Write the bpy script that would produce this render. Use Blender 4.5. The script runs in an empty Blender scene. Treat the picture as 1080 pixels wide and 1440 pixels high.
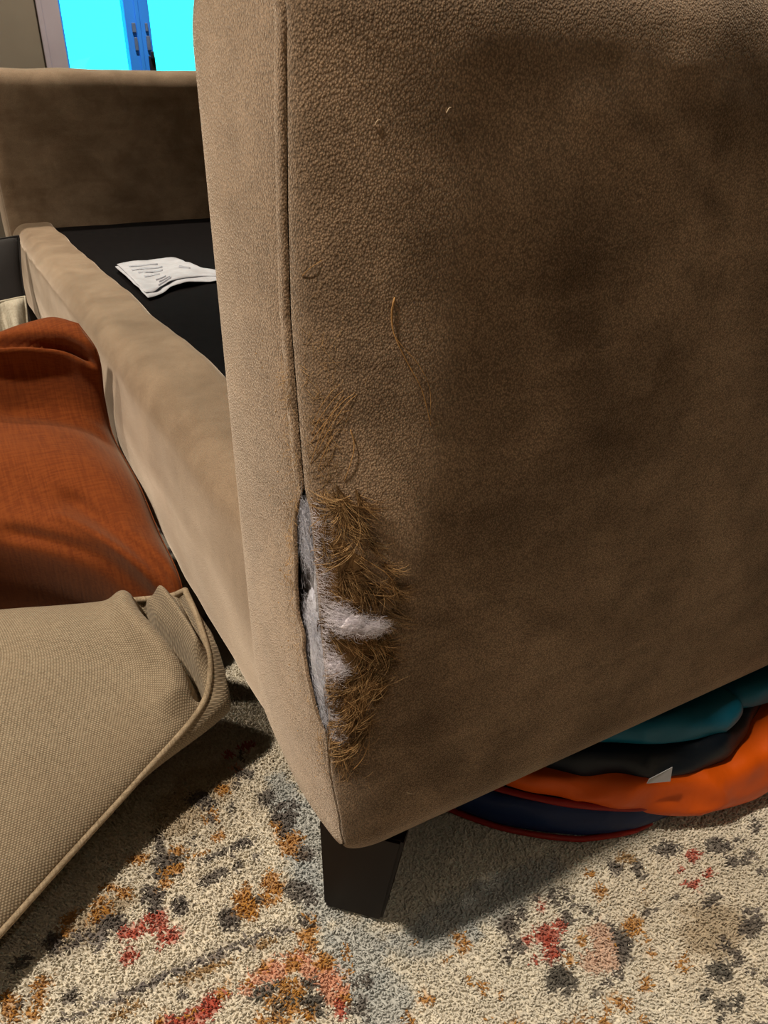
import bpy, bmesh, math, random
import numpy as np
from mathutils import Vector, noise as mnoise

random.seed(7)
rng = np.random.default_rng(11)
sc = bpy.context.scene
COL = sc.collection
R = math.radians

# ------------------------------------------------------------------ camera
# world: X = sofa depth (towards its back), Y = sofa length (away from us), Z up, metres
cam_d = bpy.data.cameras.new('camera')
cam = bpy.data.objects.new('camera', cam_d)
COL.objects.link(cam)
cam.location = (0, 0, 0.6)
cam.rotation_euler = (R(90 - 27.94), 0, R(-28.4))
cam_d.sensor_fit = 'VERTICAL'
cam_d.sensor_height = 36
cam_d.lens = 36 * 1084 / 1440
cam_d.clip_start = 0.01
sc.camera = cam

# ------------------------------------------------------------------ sky and lamps
w = bpy.data.worlds.new('world')
sc.world = w
w.use_nodes = True
bg = w.node_tree.nodes['Background']
bg.inputs[0].default_value = (0.024, 0.93, 1.0, 1)
bg.inputs[1].default_value = 2.2

def spot(name, loc, power, cone, blend=0.35, radius=0.05, col=(1.0, 0.86, 0.69)):
    d = bpy.data.lights.new(name, 'SPOT')
    d.energy = power
    d.spot_size = R(cone)
    d.spot_blend = blend
    d.shadow_soft_size = radius
    d.color = col
    o = bpy.data.objects.new(name, d)
    o.location = loc
    COL.objects.link(o)
    return o

# spots pointing straight down: two recessed ceiling downlights, then two added fills
spot('downlight_or_fill', (-0.75, 0.36, 2.38), 140, 100, 0.5, 0.06)
spot('downlight_or_fill', (-0.75, 1.72, 2.38), 60, 84, 0.5, 0.06)
spot('downlight_or_fill', (0.55, 2.70, 2.38), 120, 80, 0.5, 0.06)  # added, unseen: brightens the far wall and window sash
spot('downlight_or_fill', (-0.3, -1.55, 2.38), 150, 84, 0.5, 0.06)  # added, unseen: fill bounced off the near wall onto the sofa side

sc.view_settings.view_transform = 'Standard'
sc.view_settings.look = 'None'
sc.view_settings.exposure = 0.82
sc.view_settings.gamma = 1.0
sc.view_settings.use_curve_mapping = False

# ------------------------------------------------------------------ helpers
def tag(o, label=None, cat=None, group=None, kind=None):
    if label: o['label'] = label
    if cat: o['category'] = cat
    if group: o['group'] = group
    if kind: o['kind'] = kind
    return o

def empty(name, loc=(0, 0, 0)):
    o = bpy.data.objects.new(name, None)
    o.empty_display_size = 0.05
    o.location = loc
    COL.objects.link(o)
    return o

def link(name, me, mat=None, parent=None):
    o = bpy.data.objects.new(name, me)
    if mat and not me.materials: me.materials.append(mat)
    COL.objects.link(o)
    if parent:
        o.parent = parent
        o.matrix_parent_inverse = parent_inv(parent)
    return o

def parent_inv(p):
    """every object is placed in world coordinates; the parent only groups"""
    from mathutils import Matrix
    return Matrix.Translation(p.location).inverted()

def mesh(name, verts, faces, mat=None, parent=None, smooth=True):
    me = bpy.data.meshes.new(name)
    me.from_pydata([tuple(map(float, v)) for v in verts], [], faces)
    me.update()
    if smooth:
        me.polygons.foreach_set('use_smooth', [True] * len(me.polygons))
    return link(name, me, mat, parent)

def fast_mesh(name, V, F, mat, parent=None, smooth=True):
    """V (n,3), F (m,k) arrays"""
    me = bpy.data.meshes.new(name)
    n, (m, k) = len(V), F.shape
    me.vertices.add(n); me.vertices.foreach_set('co', np.asarray(V, np.float32).ravel())
    me.loops.add(m * k); me.loops.foreach_set('vertex_index', F.astype(np.int32).ravel())
    me.polygons.add(m)
    me.polygons.foreach_set('loop_start', np.arange(0, m * k, k, dtype=np.int32))
    me.update(calc_edges=True); me.validate()
    if smooth: me.polygons.foreach_set('use_smooth', [True] * m)
    return link(name, me, mat, parent)

def grid_faces(nu, nv, close_u=False, off=0, flip=False):
    f = []
    for i in range(nu if close_u else nu - 1):
        a, b = i, (i + 1) % nu
        for j in range(nv - 1):
            q = (off + a * nv + j, off + b * nv + j, off + b * nv + j + 1, off + a * nv + j + 1)
            f.append(q[::-1] if flip else q)
    return f

def solidify(o, t, offset=-1):
    m = o.modifiers.new('thickness', 'SOLIDIFY'); m.thickness = t; m.offset = offset
    return o

def box(name, a, b, mat, parent=None, bevel=0.0, seg=2):
    bm = bmesh.new()
    bmesh.ops.create_cube(bm, size=1)
    for v in bm.verts:
        v.co = Vector([a[i] + (b[i] - a[i]) * (v.co[i] + 0.5) for i in range(3)])
    if bevel:
        bmesh.ops.bevel(bm, geom=bm.edges[:], offset=bevel, segments=seg, affect='EDGES', profile=0.5)
    me = bpy.data.meshes.new(name); bm.to_mesh(me); bm.free()
    return link(name, me, mat, parent)

def catmull(P, n):
    P = np.asarray(P, float)
    d = np.r_[0, np.cumsum(np.linalg.norm(np.diff(P, axis=0), axis=1))]
    t = np.linspace(0, d[-1], n)
    out = np.zeros((n, P.shape[1]))
    m = np.zeros_like(P)
    m[1:-1] = (P[2:] - P[:-2]) / (d[2:] - d[:-2])[:, None]
    m[0] = (P[1] - P[0]) / (d[1] - d[0]); m[-1] = (P[-1] - P[-2]) / (d[-1] - d[-2])
    for q, s in enumerate(t):
        k = min(max(np.searchsorted(d, s) - 1, 0), len(P) - 2)
        h = d[k + 1] - d[k]; x = (s - d[k]) / h
        out[q] = ((2*x**3 - 3*x*x + 1) * P[k] + (x**3 - 2*x*x + x) * h * m[k]
                  + (-2*x**3 + 3*x*x) * P[k + 1] + (x**3 - x*x) * h * m[k + 1])
    return out

def tube_arrays(P, r, ns=8, cap=True, ry=None, up=(0.3, 0.2, 1)):
    """swept tube along P with radius r (scalar or per point), returns V,F list"""
    P = np.asarray(P, float); n = len(P)
    r = np.broadcast_to(np.asarray(r, float), (n,))
    T = np.gradient(P, axis=0); T /= np.linalg.norm(T, axis=1)[:, None] + 1e-12
    up = np.asarray(up, float)
    V = []
    N = np.cross(T, up); N /= np.linalg.norm(N, axis=1)[:, None] + 1e-12
    B = np.cross(T, N)
    for i in range(n):
        for k in range(ns):
            a = 2 * math.pi * k / ns
            V.append(P[i] + r[i] * (math.cos(a) * N[i] + (ry or 1) * math.sin(a) * B[i]))
    F = []
    for i in range(n - 1):
        for k in range(ns):
            F.append((i*ns + k, i*ns + (k+1) % ns, (i+1)*ns + (k+1) % ns, (i+1)*ns + k))
    if cap:
        F.append(tuple(range(ns))[::-1]); F.append(tuple((n-1)*ns + k for k in range(ns)))
    return V, F

def tube(name, P, r, mat, parent=None, ns=8, ry=None, up=(0.3, 0.2, 1)):
    V, F = tube_arrays(P, r, ns, True, ry, up)
    return mesh(name, V, F, mat, parent)

def strands(name, curves, radii, mat, parent=None):
    """many thin tapered three-sided fibres in one mesh"""
    V = []; F = []; off = 0
    for P, r in zip(curves, radii):
        n = len(P)
        rr = r * np.linspace(1, 0.35, n)
        v, f = tube_arrays(P, rr, 3, False, None, (0.37, 0.51, 0.77))
        V += v
        F += [tuple(off + i for i in q) for q in f]
        off += len(v)
    return fast_mesh(name, np.array(V), np.array(F), mat, parent)

def n3(x, y, z, s=1.0, o=0.0):
    return mnoise.noise(Vector((x * s + o, y * s + o * 0.7, z * s - o)))

def fbm(x, y, z, s=1.0, o=0.0, octs=3):
    a = 1; t = 0
    for _ in range(octs):
        t += a * n3(x, y, z, s, o); a *= 0.5; s *= 2.1; o += 3.7
    return t

def sstep(a, b, x):
    t = np.clip((x - a) / (b - a), 0, 1)
    return t * t * (3 - 2 * t)

# ------------------------------------------------------------------ materials
class N:
    """tiny node-graph helper"""
    def __init__(s, name):
        s.m = bpy.data.materials.new(name); s.m.use_nodes = True
        s.t = s.m.node_tree; s.b = s.t.nodes['Principled BSDF']
        s.co = s.t.nodes.new('ShaderNodeTexCoord').outputs['Object']
    def lk(s, a, b): s.t.links.new(a, b)
    def put(s, sock, v):
        if hasattr(v, 'is_linked'): s.lk(v, sock)
        else: sock.default_value = v
    def node(s, kind, **kw):
        n = s.t.nodes.new(kind)
        for k, v in kw.items(): setattr(n, k, v)
        return n
    def mapping(s, scale=(1, 1, 1), rot=(0, 0, 0), loc=(0, 0, 0)):
        n = s.node('ShaderNodeMapping')
        n.inputs['Scale'].default_value = scale; n.inputs['Rotation'].default_value = rot; n.inputs['Location'].default_value = loc
        s.lk(s.co, n.inputs['Vector']); return n.outputs[0]
    def noise(s, scale, detail=3, rough=0.55, vec=None, dist=0.0):
        n = s.node('ShaderNodeTexNoise')
        n.inputs['Scale'].default_value = scale; n.inputs['Detail'].default_value = detail
        n.inputs['Roughness'].default_value = rough; n.inputs['Distortion'].default_value = dist
        s.lk(vec or s.co, n.inputs['Vector']); return n.outputs['Fac']
    def voronoi(s, scale, vec=None, feature='F1', rand=1.0):
        n = s.node('ShaderNodeTexVoronoi', feature=feature)
        n.inputs['Scale'].default_value = scale; n.inputs['Randomness'].default_value = rand
        s.lk(vec or s.co, n.inputs['Vector']); return n.outputs['Distance']
    def ramp(s, v, a, b, c0=0.0, c1=1.0):
        n = s.node('ShaderNodeMapRange', interpolation_type='SMOOTHSTEP')
        s.put(n.inputs['Value'], v)
        n.inputs['From Min'].default_value = a; n.inputs['From Max'].default_value = b
        n.inputs['To Min'].default_value = c0; n.inputs['To Max'].default_value = c1
        return n.outputs[0]
    def math(s, op, a, b=0.0):
        n = s.node('ShaderNodeMath', operation=op); s.put(n.inputs[0], a); s.put(n.inputs[1], b); return n.outputs[0]
    def mix(s, f, a, b, mode='MIX'):
        n = s.node('ShaderNodeMix', data_type='RGBA', blend_type=mode)
        s.put(n.inputs[0], f); s.put(n.inputs[6], a if hasattr(a, 'is_linked') else (*a, 1)); s.put(n.inputs[7], b if hasattr(b, 'is_linked') else (*b, 1))
        return n.outputs[2]
    def attr(s, name):
        return s.node('ShaderNodeAttribute', attribute_name=name)
    def bump(s, h, strength, dist=0.001, prev=None):
        n = s.node('ShaderNodeBump'); n.inputs['Strength'].default_value = strength; n.inputs['Distance'].default_value = dist
        s.lk(h, n.inputs['Height'])
        if prev: s.lk(prev, n.inputs['Normal'])
        return n.outputs[0]
    def done(s, col, rough=0.9, spec=0.2, normal=None, sheen=0.0, sheen_tint=(1, 1, 1), sheen_rough=0.5):
        s.put(s.b.inputs['Base Color'], col if hasattr(col, 'is_linked') else (*col, 1))
        s.put(s.b.inputs['Roughness'], rough); s.b.inputs['Specular IOR Level'].default_value = spec
        if normal: s.lk(normal, s.b.inputs['Normal'])
        s.b.inputs['Sheen Weight'].default_value = sheen
        s.b.inputs['Sheen Roughness'].default_value = sheen_rough
        s.b.inputs['Sheen Tint'].default_value = (*sheen_tint, 1)
        return s.m

def plain(name, col, rough=0.7, spec=0.3, var=0.12, scale=30, bump=0.0, bscale=200, sheen=0.0):
    g = N(name)
    f = g.noise(scale, 3)
    c = g.mix(g.ramp(f, 0.3, 0.7), tuple(x * (1 - var) for x in col), tuple(min(1, x * (1 + var)) for x in col))
    nb = g.bump(g.noise(bscale, 2), bump, 0.001) if bump else None
    return g.done(c, rough, spec, nb, sheen)

def suede(name, dark, light, grain=1.0, streak=True):
    g = N(name)
    nap = g.ramp(g.noise(7.5, 4, 0.6, dist=0.6), 0.36, 0.66)
    nap2 = g.ramp(g.noise(26, 3, 0.6, dist=0.4), 0.38, 0.68)
    st = g.ramp(g.noise(9, 3, 0.55, g.mapping((1.2, 1.0, 5.0), (0, R(38), 0)), 0.8), 0.40, 0.66)
    a = g.attr('nap').outputs['Fac']
    f = g.math('ADD', g.math('MULTIPLY', nap, 0.40), g.math('MULTIPLY', nap2, 0.22))
    f = g.math('ADD', f, g.math('MULTIPLY', st, 0.16 if streak else 0.1))
    f = g.math('ADD', g.math('ADD', f, 0.06), a)
    c = g.mix(f, dark, light)
    # pebbled emboss of the microsuede and its glints and pit shade, painted into the colour
    wv = g.mapping((1.0, 1.0, 0.72), (R(20), R(35), R(15)))
    v = g.voronoi(1000, wv)
    fine = g.noise(1300, 2, 0.6)
    pit = g.ramp(v, 0.15, 0.75, 1.16, 0.55)
    pit = g.math('MULTIPLY', pit, g.ramp(fine, 0.35, 0.7, 0.78, 1.34))
    pit = g.math('ADD', g.math('MULTIPLY', g.math('SUBTRACT', pit, 1.0), grain), 1.0)
    cc = g.node('ShaderNodeCombineColor')
    for i in range(3): g.lk(pit, cc.inputs[i])
    c = g.mix(1.0, c, cc.outputs[0], 'MULTIPLY')
    h = g.math('SUBTRACT', g.math('MULTIPLY', fine, 0.35), v)
    nb = g.bump(h, 0.55 * grain, 0.0009)
    return g.done(c, 0.92, 0.12, nb, 0.55, (1.0, 0.86, 0.72), 0.42)

M = {}
M['suede'] = suede('taupe_suede', (0.105, 0.066, 0.037), (0.365, 0.258, 0.175))
M['suede_far'] = suede('taupe_suede_smooth', (0.135, 0.088, 0.052), (0.300, 0.218, 0.148), 0.45)
M['dust'] = plain('black_dust_cloth', (0.006, 0.005, 0.005), 0.95, 0.05)
M['deck'] = plain('black_deck_cloth', (0.0042, 0.0034, 0.0036), 0.95, 0.05, 0.2, 60, 0.3, 900)
M['fibre'] = plain('brown_fibre', (0.44, 0.275, 0.125), 0.8, 0.3, 0.45, 60)
M['fibre_dark'] = plain('dark_brown_fibre', (0.12, 0.066, 0.026), 0.85, 0.2, 0.4, 60)
M['thread'] = plain('tan_thread', (0.40, 0.225, 0.085), 0.8, 0.3, 0.25, 90)
M['lint'] = plain('pale_lint', (0.50, 0.40, 0.28), 0.9, 0.2)
M['batting'] = plain('white_batting', (0.56, 0.57, 0.66), 0.95, 0.1, 0.10, 90, 0.5, 500, 0.3)
M['tuft'] = plain('fluffy_white_fibre', (0.86, 0.82, 0.90), 0.95, 0.1, 0.06, 90, 0.5, 500, 0.3)
M['batting_dark'] = plain('grey_batting', (0.24, 0.235, 0.26), 0.95, 0.1, 0.35, 70, 0.6, 400)
M['wood'] = None
g = N('espresso_wood')
f = g.noise(8, 4, 0.6, g.mapping((18, 18, 1.2)), 1.0)
M['wood'] = g.done(g.mix(f, (0.0035, 0.0015, 0.0008), (0.008, 0.0034, 0.0018)), 0.55, 0.14, g.bump(f, 0.1, 0.0005))
def linen(name, dark, light, scale, bump, sheen=0.15):
    g = N(name)
    f = g.ramp(g.noise(14, 4, 0.6), 0.3, 0.7)
    wx = g.noise(1, 2, 0.5, g.mapping((scale, scale * 0.06, scale * 0.06), (0.2, 0.3, 0.55)))
    wy = g.noise(1, 2, 0.5, g.mapping((scale * 0.06, scale, scale), (0.2, 0.3, 0.55)))
    wv = g.math('ADD', g.math('MULTIPLY', wx, 0.5), g.math('MULTIPLY', wy, 0.5))
    c = g.mix(g.ramp(wv, 0.35, 0.65), dark, light)
    c = g.mix(g.math('MULTIPLY', f, 0.35), c, light)
    return g.done(c, 0.9, 0.15, g.bump(wv, bump, 0.0008), sheen, (1, 0.8, 0.6))
M['rust'] = linen('rust_linen', (0.122, 0.024, 0.0035), (0.185, 0.043, 0.007), 420, 0.35)
M['cream'] = linen('cream_knit', (0.28, 0.25, 0.19), (0.42, 0.385, 0.31), 300, 0.4, 0.0)
M['black'] = plain('black_fabric', (0.012, 0.010, 0.010), 0.8, 0.3)

def weave(name):
    """chunky two-tone basket weave driven by the pillow's own uv coordinates"""
    g = N(name)
    uv = g.node('ShaderNodeUVMap', uv_map='uv').outputs[0]
    sp = g.node('ShaderNodeSeparateXYZ'); g.lk(uv, sp.inputs[0])
    K = 2 * math.pi * 215
    a = g.math('SINE', g.math('MULTIPLY', sp.outputs[0], K))
    row = g.math('MULTIPLY', sp.outputs[1], 215 * 1.25)
    par = g.math('MULTIPLY', g.math('FLOOR', row), math.pi)
    a2 = g.math('SINE', g.math('ADD', g.math('MULTIPLY', sp.outputs[0], K), par))
    b2 = g.math('SINE', g.math('MULTIPLY', g.math('FRACT', row), math.pi))
    h = g.math('ADD', g.math('MULTIPLY', g.math('MULTIPLY', a2, 0.5), b2), g.math('MULTIPLY', b2, 0.5))
    n = g.noise(260, 3, 0.65)
    hh = g.math('ADD', g.math('MULTIPLY', h, 0.75), g.math('MULTIPLY', n, 0.55))
    c = g.mix(g.ramp(hh, -0.1, 1.0), (0.070, 0.051, 0.031), (0.40, 0.325, 0.230))
    c = g.mix(g.ramp(g.noise(9, 3), 0.35, 0.7, 0, 0.25), c, (0.26, 0.19, 0.12))
    return g.done(c, 0.9, 0.15, g.bump(hh, 0.6, 0.0009), 0.15, (1, 0.9, 0.75))
M['weave'] = weave('beige_basket_weave')
M['piping'] = linen('beige_piping', (0.18, 0.135, 0.085), (0.38, 0.30, 0.205), 900, 0.6)

def nylon(name, col, rough=0.5, spec=0.25):
    g = N(name)
    f = g.noise(9, 3)
    c = g.mix(g.ramp(f, 0.3, 0.7), tuple(x * 0.88 for x in col), col)
    return g.done(c, rough, spec, g.bump(g.noise(28, 3, 0.5, dist=0.4), 0.35, 0.006))
M['n_orange'] = nylon('orange_nylon', (0.66, 0.095, 0.002))
M['n_red'] = nylon('red_nylon', (0.26, 0.012, 0.006))
M['n_navy'] = nylon('navy_nylon', (0.003, 0.016, 0.075))
M['n_teal'] = nylon('teal_nylon', (0.003, 0.115, 0.20))
M['n_dark'] = nylon('black_navy_nylon', (0.003, 0.008, 0.016))
M['paper'] = plain('white_paper', (0.38, 0.39, 0.43), 0.8, 0.3, 0.08, 40)
M['ink'] = plain('grey_print', (0.17, 0.17, 0.20), 0.8, 0.2)
M['print_pale'] = plain('pale_blue_print', (0.31, 0.325, 0.375), 0.8, 0.2, 0.1, 200)
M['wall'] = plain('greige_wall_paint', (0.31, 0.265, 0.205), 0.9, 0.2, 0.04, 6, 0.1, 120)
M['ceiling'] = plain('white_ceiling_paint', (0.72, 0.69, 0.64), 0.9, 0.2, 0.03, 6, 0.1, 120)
M['wall_far'] = plain('greige_wall_darkened', (0.165, 0.142, 0.112), 0.9, 0.2, 0.04, 6, 0.1, 120)  # wall colour darkened to offset the brightness of the added far spot
M['casing'] = plain('lilac_trim', (0.31, 0.275, 0.32), 0.5, 0.4, 0.04, 10)
M['sash'] = plain('blue_glare_sash', (0.03, 0.25, 0.95), 0.5, 0.3, 0.03, 12)  # blue window glare painted into the sash colour
M['brass'] = plain('tarnished_latch', (0.10, 0.16, 0.30), 0.4, 0.5)
M['iron'] = plain('black_latch', (0.006, 0.006, 0.012), 0.5, 0.4)
g = N('pane_glass')
tr = g.node('ShaderNodeBsdfTransparent'); gl = g.node('ShaderNodeBsdfGlossy'); gl.inputs['Roughness'].default_value = 0.02
mx = g.node('ShaderNodeMixShader'); mx.inputs[0].default_value = 0.04
g.lk(tr.outputs[0], mx.inputs[1]); g.lk(gl.outputs[0], mx.inputs[2])
g.lk(mx.outputs[0], g.t.nodes['Material Output'].inputs['Surface'])
M['glass'] = g.m
g = N('oak_floor')
f = g.noise(3, 4, 0.6, g.mapping((12, 1, 1)), 0.6)
M['floor'] = g.done(g.mix(f, (0.05, 0.028, 0.015), (0.11, 0.062, 0.033)), 0.45, 0.4)
g = N('rug_pile')
ca = g.attr('Col').outputs['Color']
v = g.ramp(g.noise(420, 2), 0.3, 0.7, 0.84, 1.10)
cc = g.node('ShaderNodeCombineColor')
for i in range(3): g.lk(v, cc.inputs[i])
M['rug'] = g.done(g.mix(1.0, ca, cc.outputs[0], 'MULTIPLY'), 1.0, 0.05, None, 0.2, (1, 0.95, 0.85))

# ------------------------------------------------------------------ the room
X0, X1, Y0, Y1, ZC = -2.6, 1.55, -2.3, 3.5, 2.42
tag(box('floor', (X0, Y0, -0.06), (X1, Y1, -0.008), M['floor']), kind='structure')
tag(box('ceiling', (X0, Y0, ZC), (X1, Y1, ZC + 0.08), M['ceiling']), kind='structure')
tag(box('wall_left', (X0 - 0.1, Y0, -0.06), (X0, Y1, ZC), M['wall']), kind='structure')
tag(box('wall_right', (X1, Y0, -0.06), (X1 + 0.1, Y1, ZC), M['wall']), kind='structure')
tag(box('wall_near', (X0, Y0 - 0.1, -0.06), (X1, Y0, ZC), M['wall']), kind='structure')
# far wall with a window opening
WX0, WX1, WZ0, WZ1 = 0.545, 1.105, 0.42, 1.95
def wall_with_hole():
    V = []; F = []
    xs = [X0, WX0, WX1, X1]; zs = [-0.06, WZ0, WZ1, ZC]
    for i in range(3):
        for k in range(3):
            if i == 1 and k == 1: continue
            o = len(V)
            for y in (Y1, Y1 + 0.12):
                V += [(xs[i], y, zs[k]), (xs[i+1], y, zs[k]), (xs[i+1], y, zs[k+1]), (xs[i], y, zs[k+1])]
            F += [tuple(o + q for q in t) for t in ((0,1,2,3), (7,6,5,4), (0,4,5,1), (1,5,6,2), (2,6,7,3), (3,7,4,0))]
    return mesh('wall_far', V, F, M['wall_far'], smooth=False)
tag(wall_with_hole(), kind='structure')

win = empty('window_1', (0.825, Y1, WZ0)); tag(win, kind='structure')
y = Y1
# casing around the opening: outer flat board with a raised bead
for a, b in (((0.474, y-0.018, WZ0-0.07), (WX0, y, WZ1+0.07)), ((WX1, y-0.018, WZ0-0.07), (1.176, y, WZ1+0.07)),
             ((WX0, y-0.018, WZ1), (WX1, y, WZ1+0.07))):
    box('casing_board', a, b, M['casing'], win, 0.003)
box('casing_bead', (0.466, y-0.028, WZ0-0.07), (0.486, y-0.016, WZ1+0.08), M['casing'], win, 0.004)
box('casing_bead', (1.164, y-0.028, WZ0-0.07), (1.184, y-0.016, WZ1+0.08), M['casing'], win, 0.004)
box('window_sill', (0.44, y-0.07, WZ0-0.035), (1.21, y+0.02, WZ0), M['casing'], win, 0.006)
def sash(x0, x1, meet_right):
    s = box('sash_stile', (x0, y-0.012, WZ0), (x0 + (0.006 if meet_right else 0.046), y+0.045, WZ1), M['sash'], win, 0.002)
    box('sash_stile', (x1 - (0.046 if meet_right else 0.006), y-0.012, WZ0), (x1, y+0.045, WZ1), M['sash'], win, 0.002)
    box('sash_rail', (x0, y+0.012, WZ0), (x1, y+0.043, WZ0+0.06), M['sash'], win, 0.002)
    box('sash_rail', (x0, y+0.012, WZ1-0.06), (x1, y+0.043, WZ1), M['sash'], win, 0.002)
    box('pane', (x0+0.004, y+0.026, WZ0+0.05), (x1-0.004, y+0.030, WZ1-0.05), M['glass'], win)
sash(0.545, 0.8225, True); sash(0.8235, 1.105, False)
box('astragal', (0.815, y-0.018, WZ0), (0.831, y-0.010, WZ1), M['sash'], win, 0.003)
for (px, pz, hx, hz) in ((0.804, 0.853, 0.007, 0.016), (0.852, 0.856, 0.005, 0.014), (0.806, 0.800, 0.006, 0.022), (0.853, 0.804, 0.007, 0.024)):
    box('latch_plate', (px-hx, y-0.021, pz-hz), (px+hx, y-0.011, pz+hz), M['brass'], win, 0.002)
hd = box('window_handle', (0.846, y-0.028, 0.700), (0.869, y-0.010, 0.762), M['iron'], win, 0.004)
box('handle_lever', (0.851, y-0.044, 0.752), (0.863, y-0.026, 0.776), M['iron'], hd, 0.003)

# ------------------------------------------------------------------ the sofa
ZB, ZT = 0.130, 0.675          # underside and top of the arms
AX0, AX1 = 0.145, 1.02         # arm front and back
sofa = empty('sofa', (0.58, 1.37, 0.0))
tag(sofa, 'taupe suede sofa with a torn, frayed arm corner and bare black seat deck', 'sofa')

# seam of the near arm: inset of the seam from the outer side, by height
SZ = [0.127, 0.150, 0.178, 0.213, 0.282, 0.321, 0.360, 0.404, 0.446, 0.503, 0.554, 0.60, 0.637, 0.675]
SI = [0.009, 0.007, 0.0075, 0.017, 0.0215, 0.027, 0.0305, 0.0355, 0.0385, 0.042, 0.038, 0.032, 0.027, 0.022]
def seam_inset(z): return float(np.interp(z, SZ, SI))
def seam_x(z): return float(np.interp(z, [0.127, 0.16, 0.2], [0.1525, 0.1465, 0.1445]))
def seam_r(z): return float(np.interp(z, [0.127, 0.2, 0.35, 0.5, 0.675], [0.030, 0.036, 0.058, 0.082, 0.085]))
TZ0, TZ1 = 0.243, 0.408        # the tear, by height
def tear(z):
    t = (z - TZ0) / (TZ1 - TZ0)
    if t <= 0 or t >= 1: return 0.0
    return (0.0185 - 0.003 * t) * (math.sin(math.pi * t) ** 0.6) * (1 + 0.22 * n3(0, 0, z, 60, 2.0))

RT = 0.05
def outline(K, yo, yi, sgn=1):
    """outer half then inner half of the arm's end outline, each K points from the bottom up to the top middle"""
    mid = (yo + yi) / 2
    def half(y_side, s):
        P = []
        zs = list(np.linspace(ZB - 0.003, ZT - RT, K - 22))
        for z in zs:
            tuck = 0.013 * max(0, (0.158 - z) / 0.031) ** 2
            P.append((y_side + s * tuck, z))
        for k in range(1, 13):
            a = math.pi / 2 * k / 12
            P.append((y_side + s * (RT - RT * math.cos(a)), ZT - RT + RT * math.sin(a)))
        ym = y_side + s * RT
        for k in range(1, 11):
            P.append((ym + (mid - ym) * k / 10, ZT))
        return np.array(P)
    return half(yo, 1 if yi > yo else -1), half(yi, -1 if yi > yo else 1)

def half_normals(P, s):
    T = np.gradient(P, axis=0); T /= np.linalg.norm(T, axis=1)[:, None]
    return np.stack([-s * T[:, 1], s * T[:, 0]], 1) if True else None

# brushed nap strokes on the outer side (x, z) segments: x0,z0,x1,z1,width,amount
STROKES = [(0.285,0.598,0.405,0.520,0.014,0.30),(0.310,0.612,0.425,0.540,0.012,0.23),(0.340,0.618,0.445,0.560,0.012,0.19),
           (0.262,0.588,0.300,0.575,0.018,0.23),(0.300,0.582,0.360,0.543,0.008,-0.27),(0.320,0.592,0.385,0.552,0.008,-0.30),
           (0.350,0.602,0.44,0.575,0.016,-0.30),(0.385,0.630,0.43,0.600,0.014,-0.27),(0.29,0.53,0.33,0.42,0.030,-0.27),
           (0.245,0.50,0.255,0.36,0.03,-0.15),(0.36,0.51,0.44,0.46,0.022,0.19),
           (0.17,0.60,0.18,0.50,0.022,0.23),(0.172,0.430,0.180,0.400,0.013,0.57),(0.24,0.30,0.36,0.20,0.03,0.08),
           (0.205,0.17,0.215,0.15,0.02,0.19),(0.205,0.245,0.225,0.175,0.016,-0.27),(0.265,0.215,0.275,0.185,0.014,-0.19),(0.36,0.30,0.45,0.27,0.05,0.15)]
def nap_at(x, z):
    s = 0.0
    for x0, z0, x1, z1, wd, am in STROKES:
        dx, dz = x1 - x0, z1 - z0
        t = max(0, min(1, ((x - x0) * dx + (z - z0) * dz) / (dx*dx + dz*dz)))
        d2 = (x - x0 - t*dx) ** 2 + (z - z0 - t*dz) ** 2
        ww = wd * (1 + 0.9 * n3(x, 0.3, z, 30) + 0.5 * n3(x, 0.7, z, 90))
        if abs(ww) < 0.003: ww = 0.003
        s += am * math.exp(-d2 / (ww * ww))
    return s

def set_nap(o, vals):
    a = o.data.attributes.new('nap', 'FLOAT', 'POINT')
    a.data.foreach_set('value', np.asarray(vals, np.float32))

SIDE_BULGE = 0.003
def side_disp(x, z):
    """gentle unevenness of the outer cloth, metres outwards"""
    e = min(1, max(0, (x - 0.165) / 0.05)) * min(1, max(0, (z - ZB) / 0.05))
    s = 0.0016 * fbm(x, 0.1, z, 9, 4.0, 2)
    for (x0, z0, x1, z1, am) in ((0.29, 0.60, 0.43, 0.515, 0.0008), (0.315, 0.607, 0.45, 0.535, 0.0006), (0.35, 0.615, 0.47, 0.565, 0.0007)):
        dx, dz = x1 - x0, z1 - z0
        t = max(0, min(1, ((x - x0)*dx + (z - z0)*dz) / (dx*dx + dz*dz)))
        d2 = (x - x0 - t*dx)**2 + (z - z0 - t*dz)**2
        s += am * math.exp(-d2 / 0.012**2)
    return e * s
def side_y(x, z, yo=0.324):
    """outer surface of the near arm"""
    ins = seam_inset(z); x0 = seam_x(z); r = seam_r(z)
    tuck = 0.013 * max(0, (0.158 - z) / 0.031) ** 2
    y = yo + tuck
    if z > ZT - RT: y += RT - math.sqrt(max(0, RT*RT - (z - ZT + RT)**2))
    if x < x0 + r:
        c = max(0.0, min(1.0, (x0 + r - x) / r))
        y += ins * (1 - math.sqrt(max(0, 1 - c * c)))
    return y - side_disp(x, z)

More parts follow.
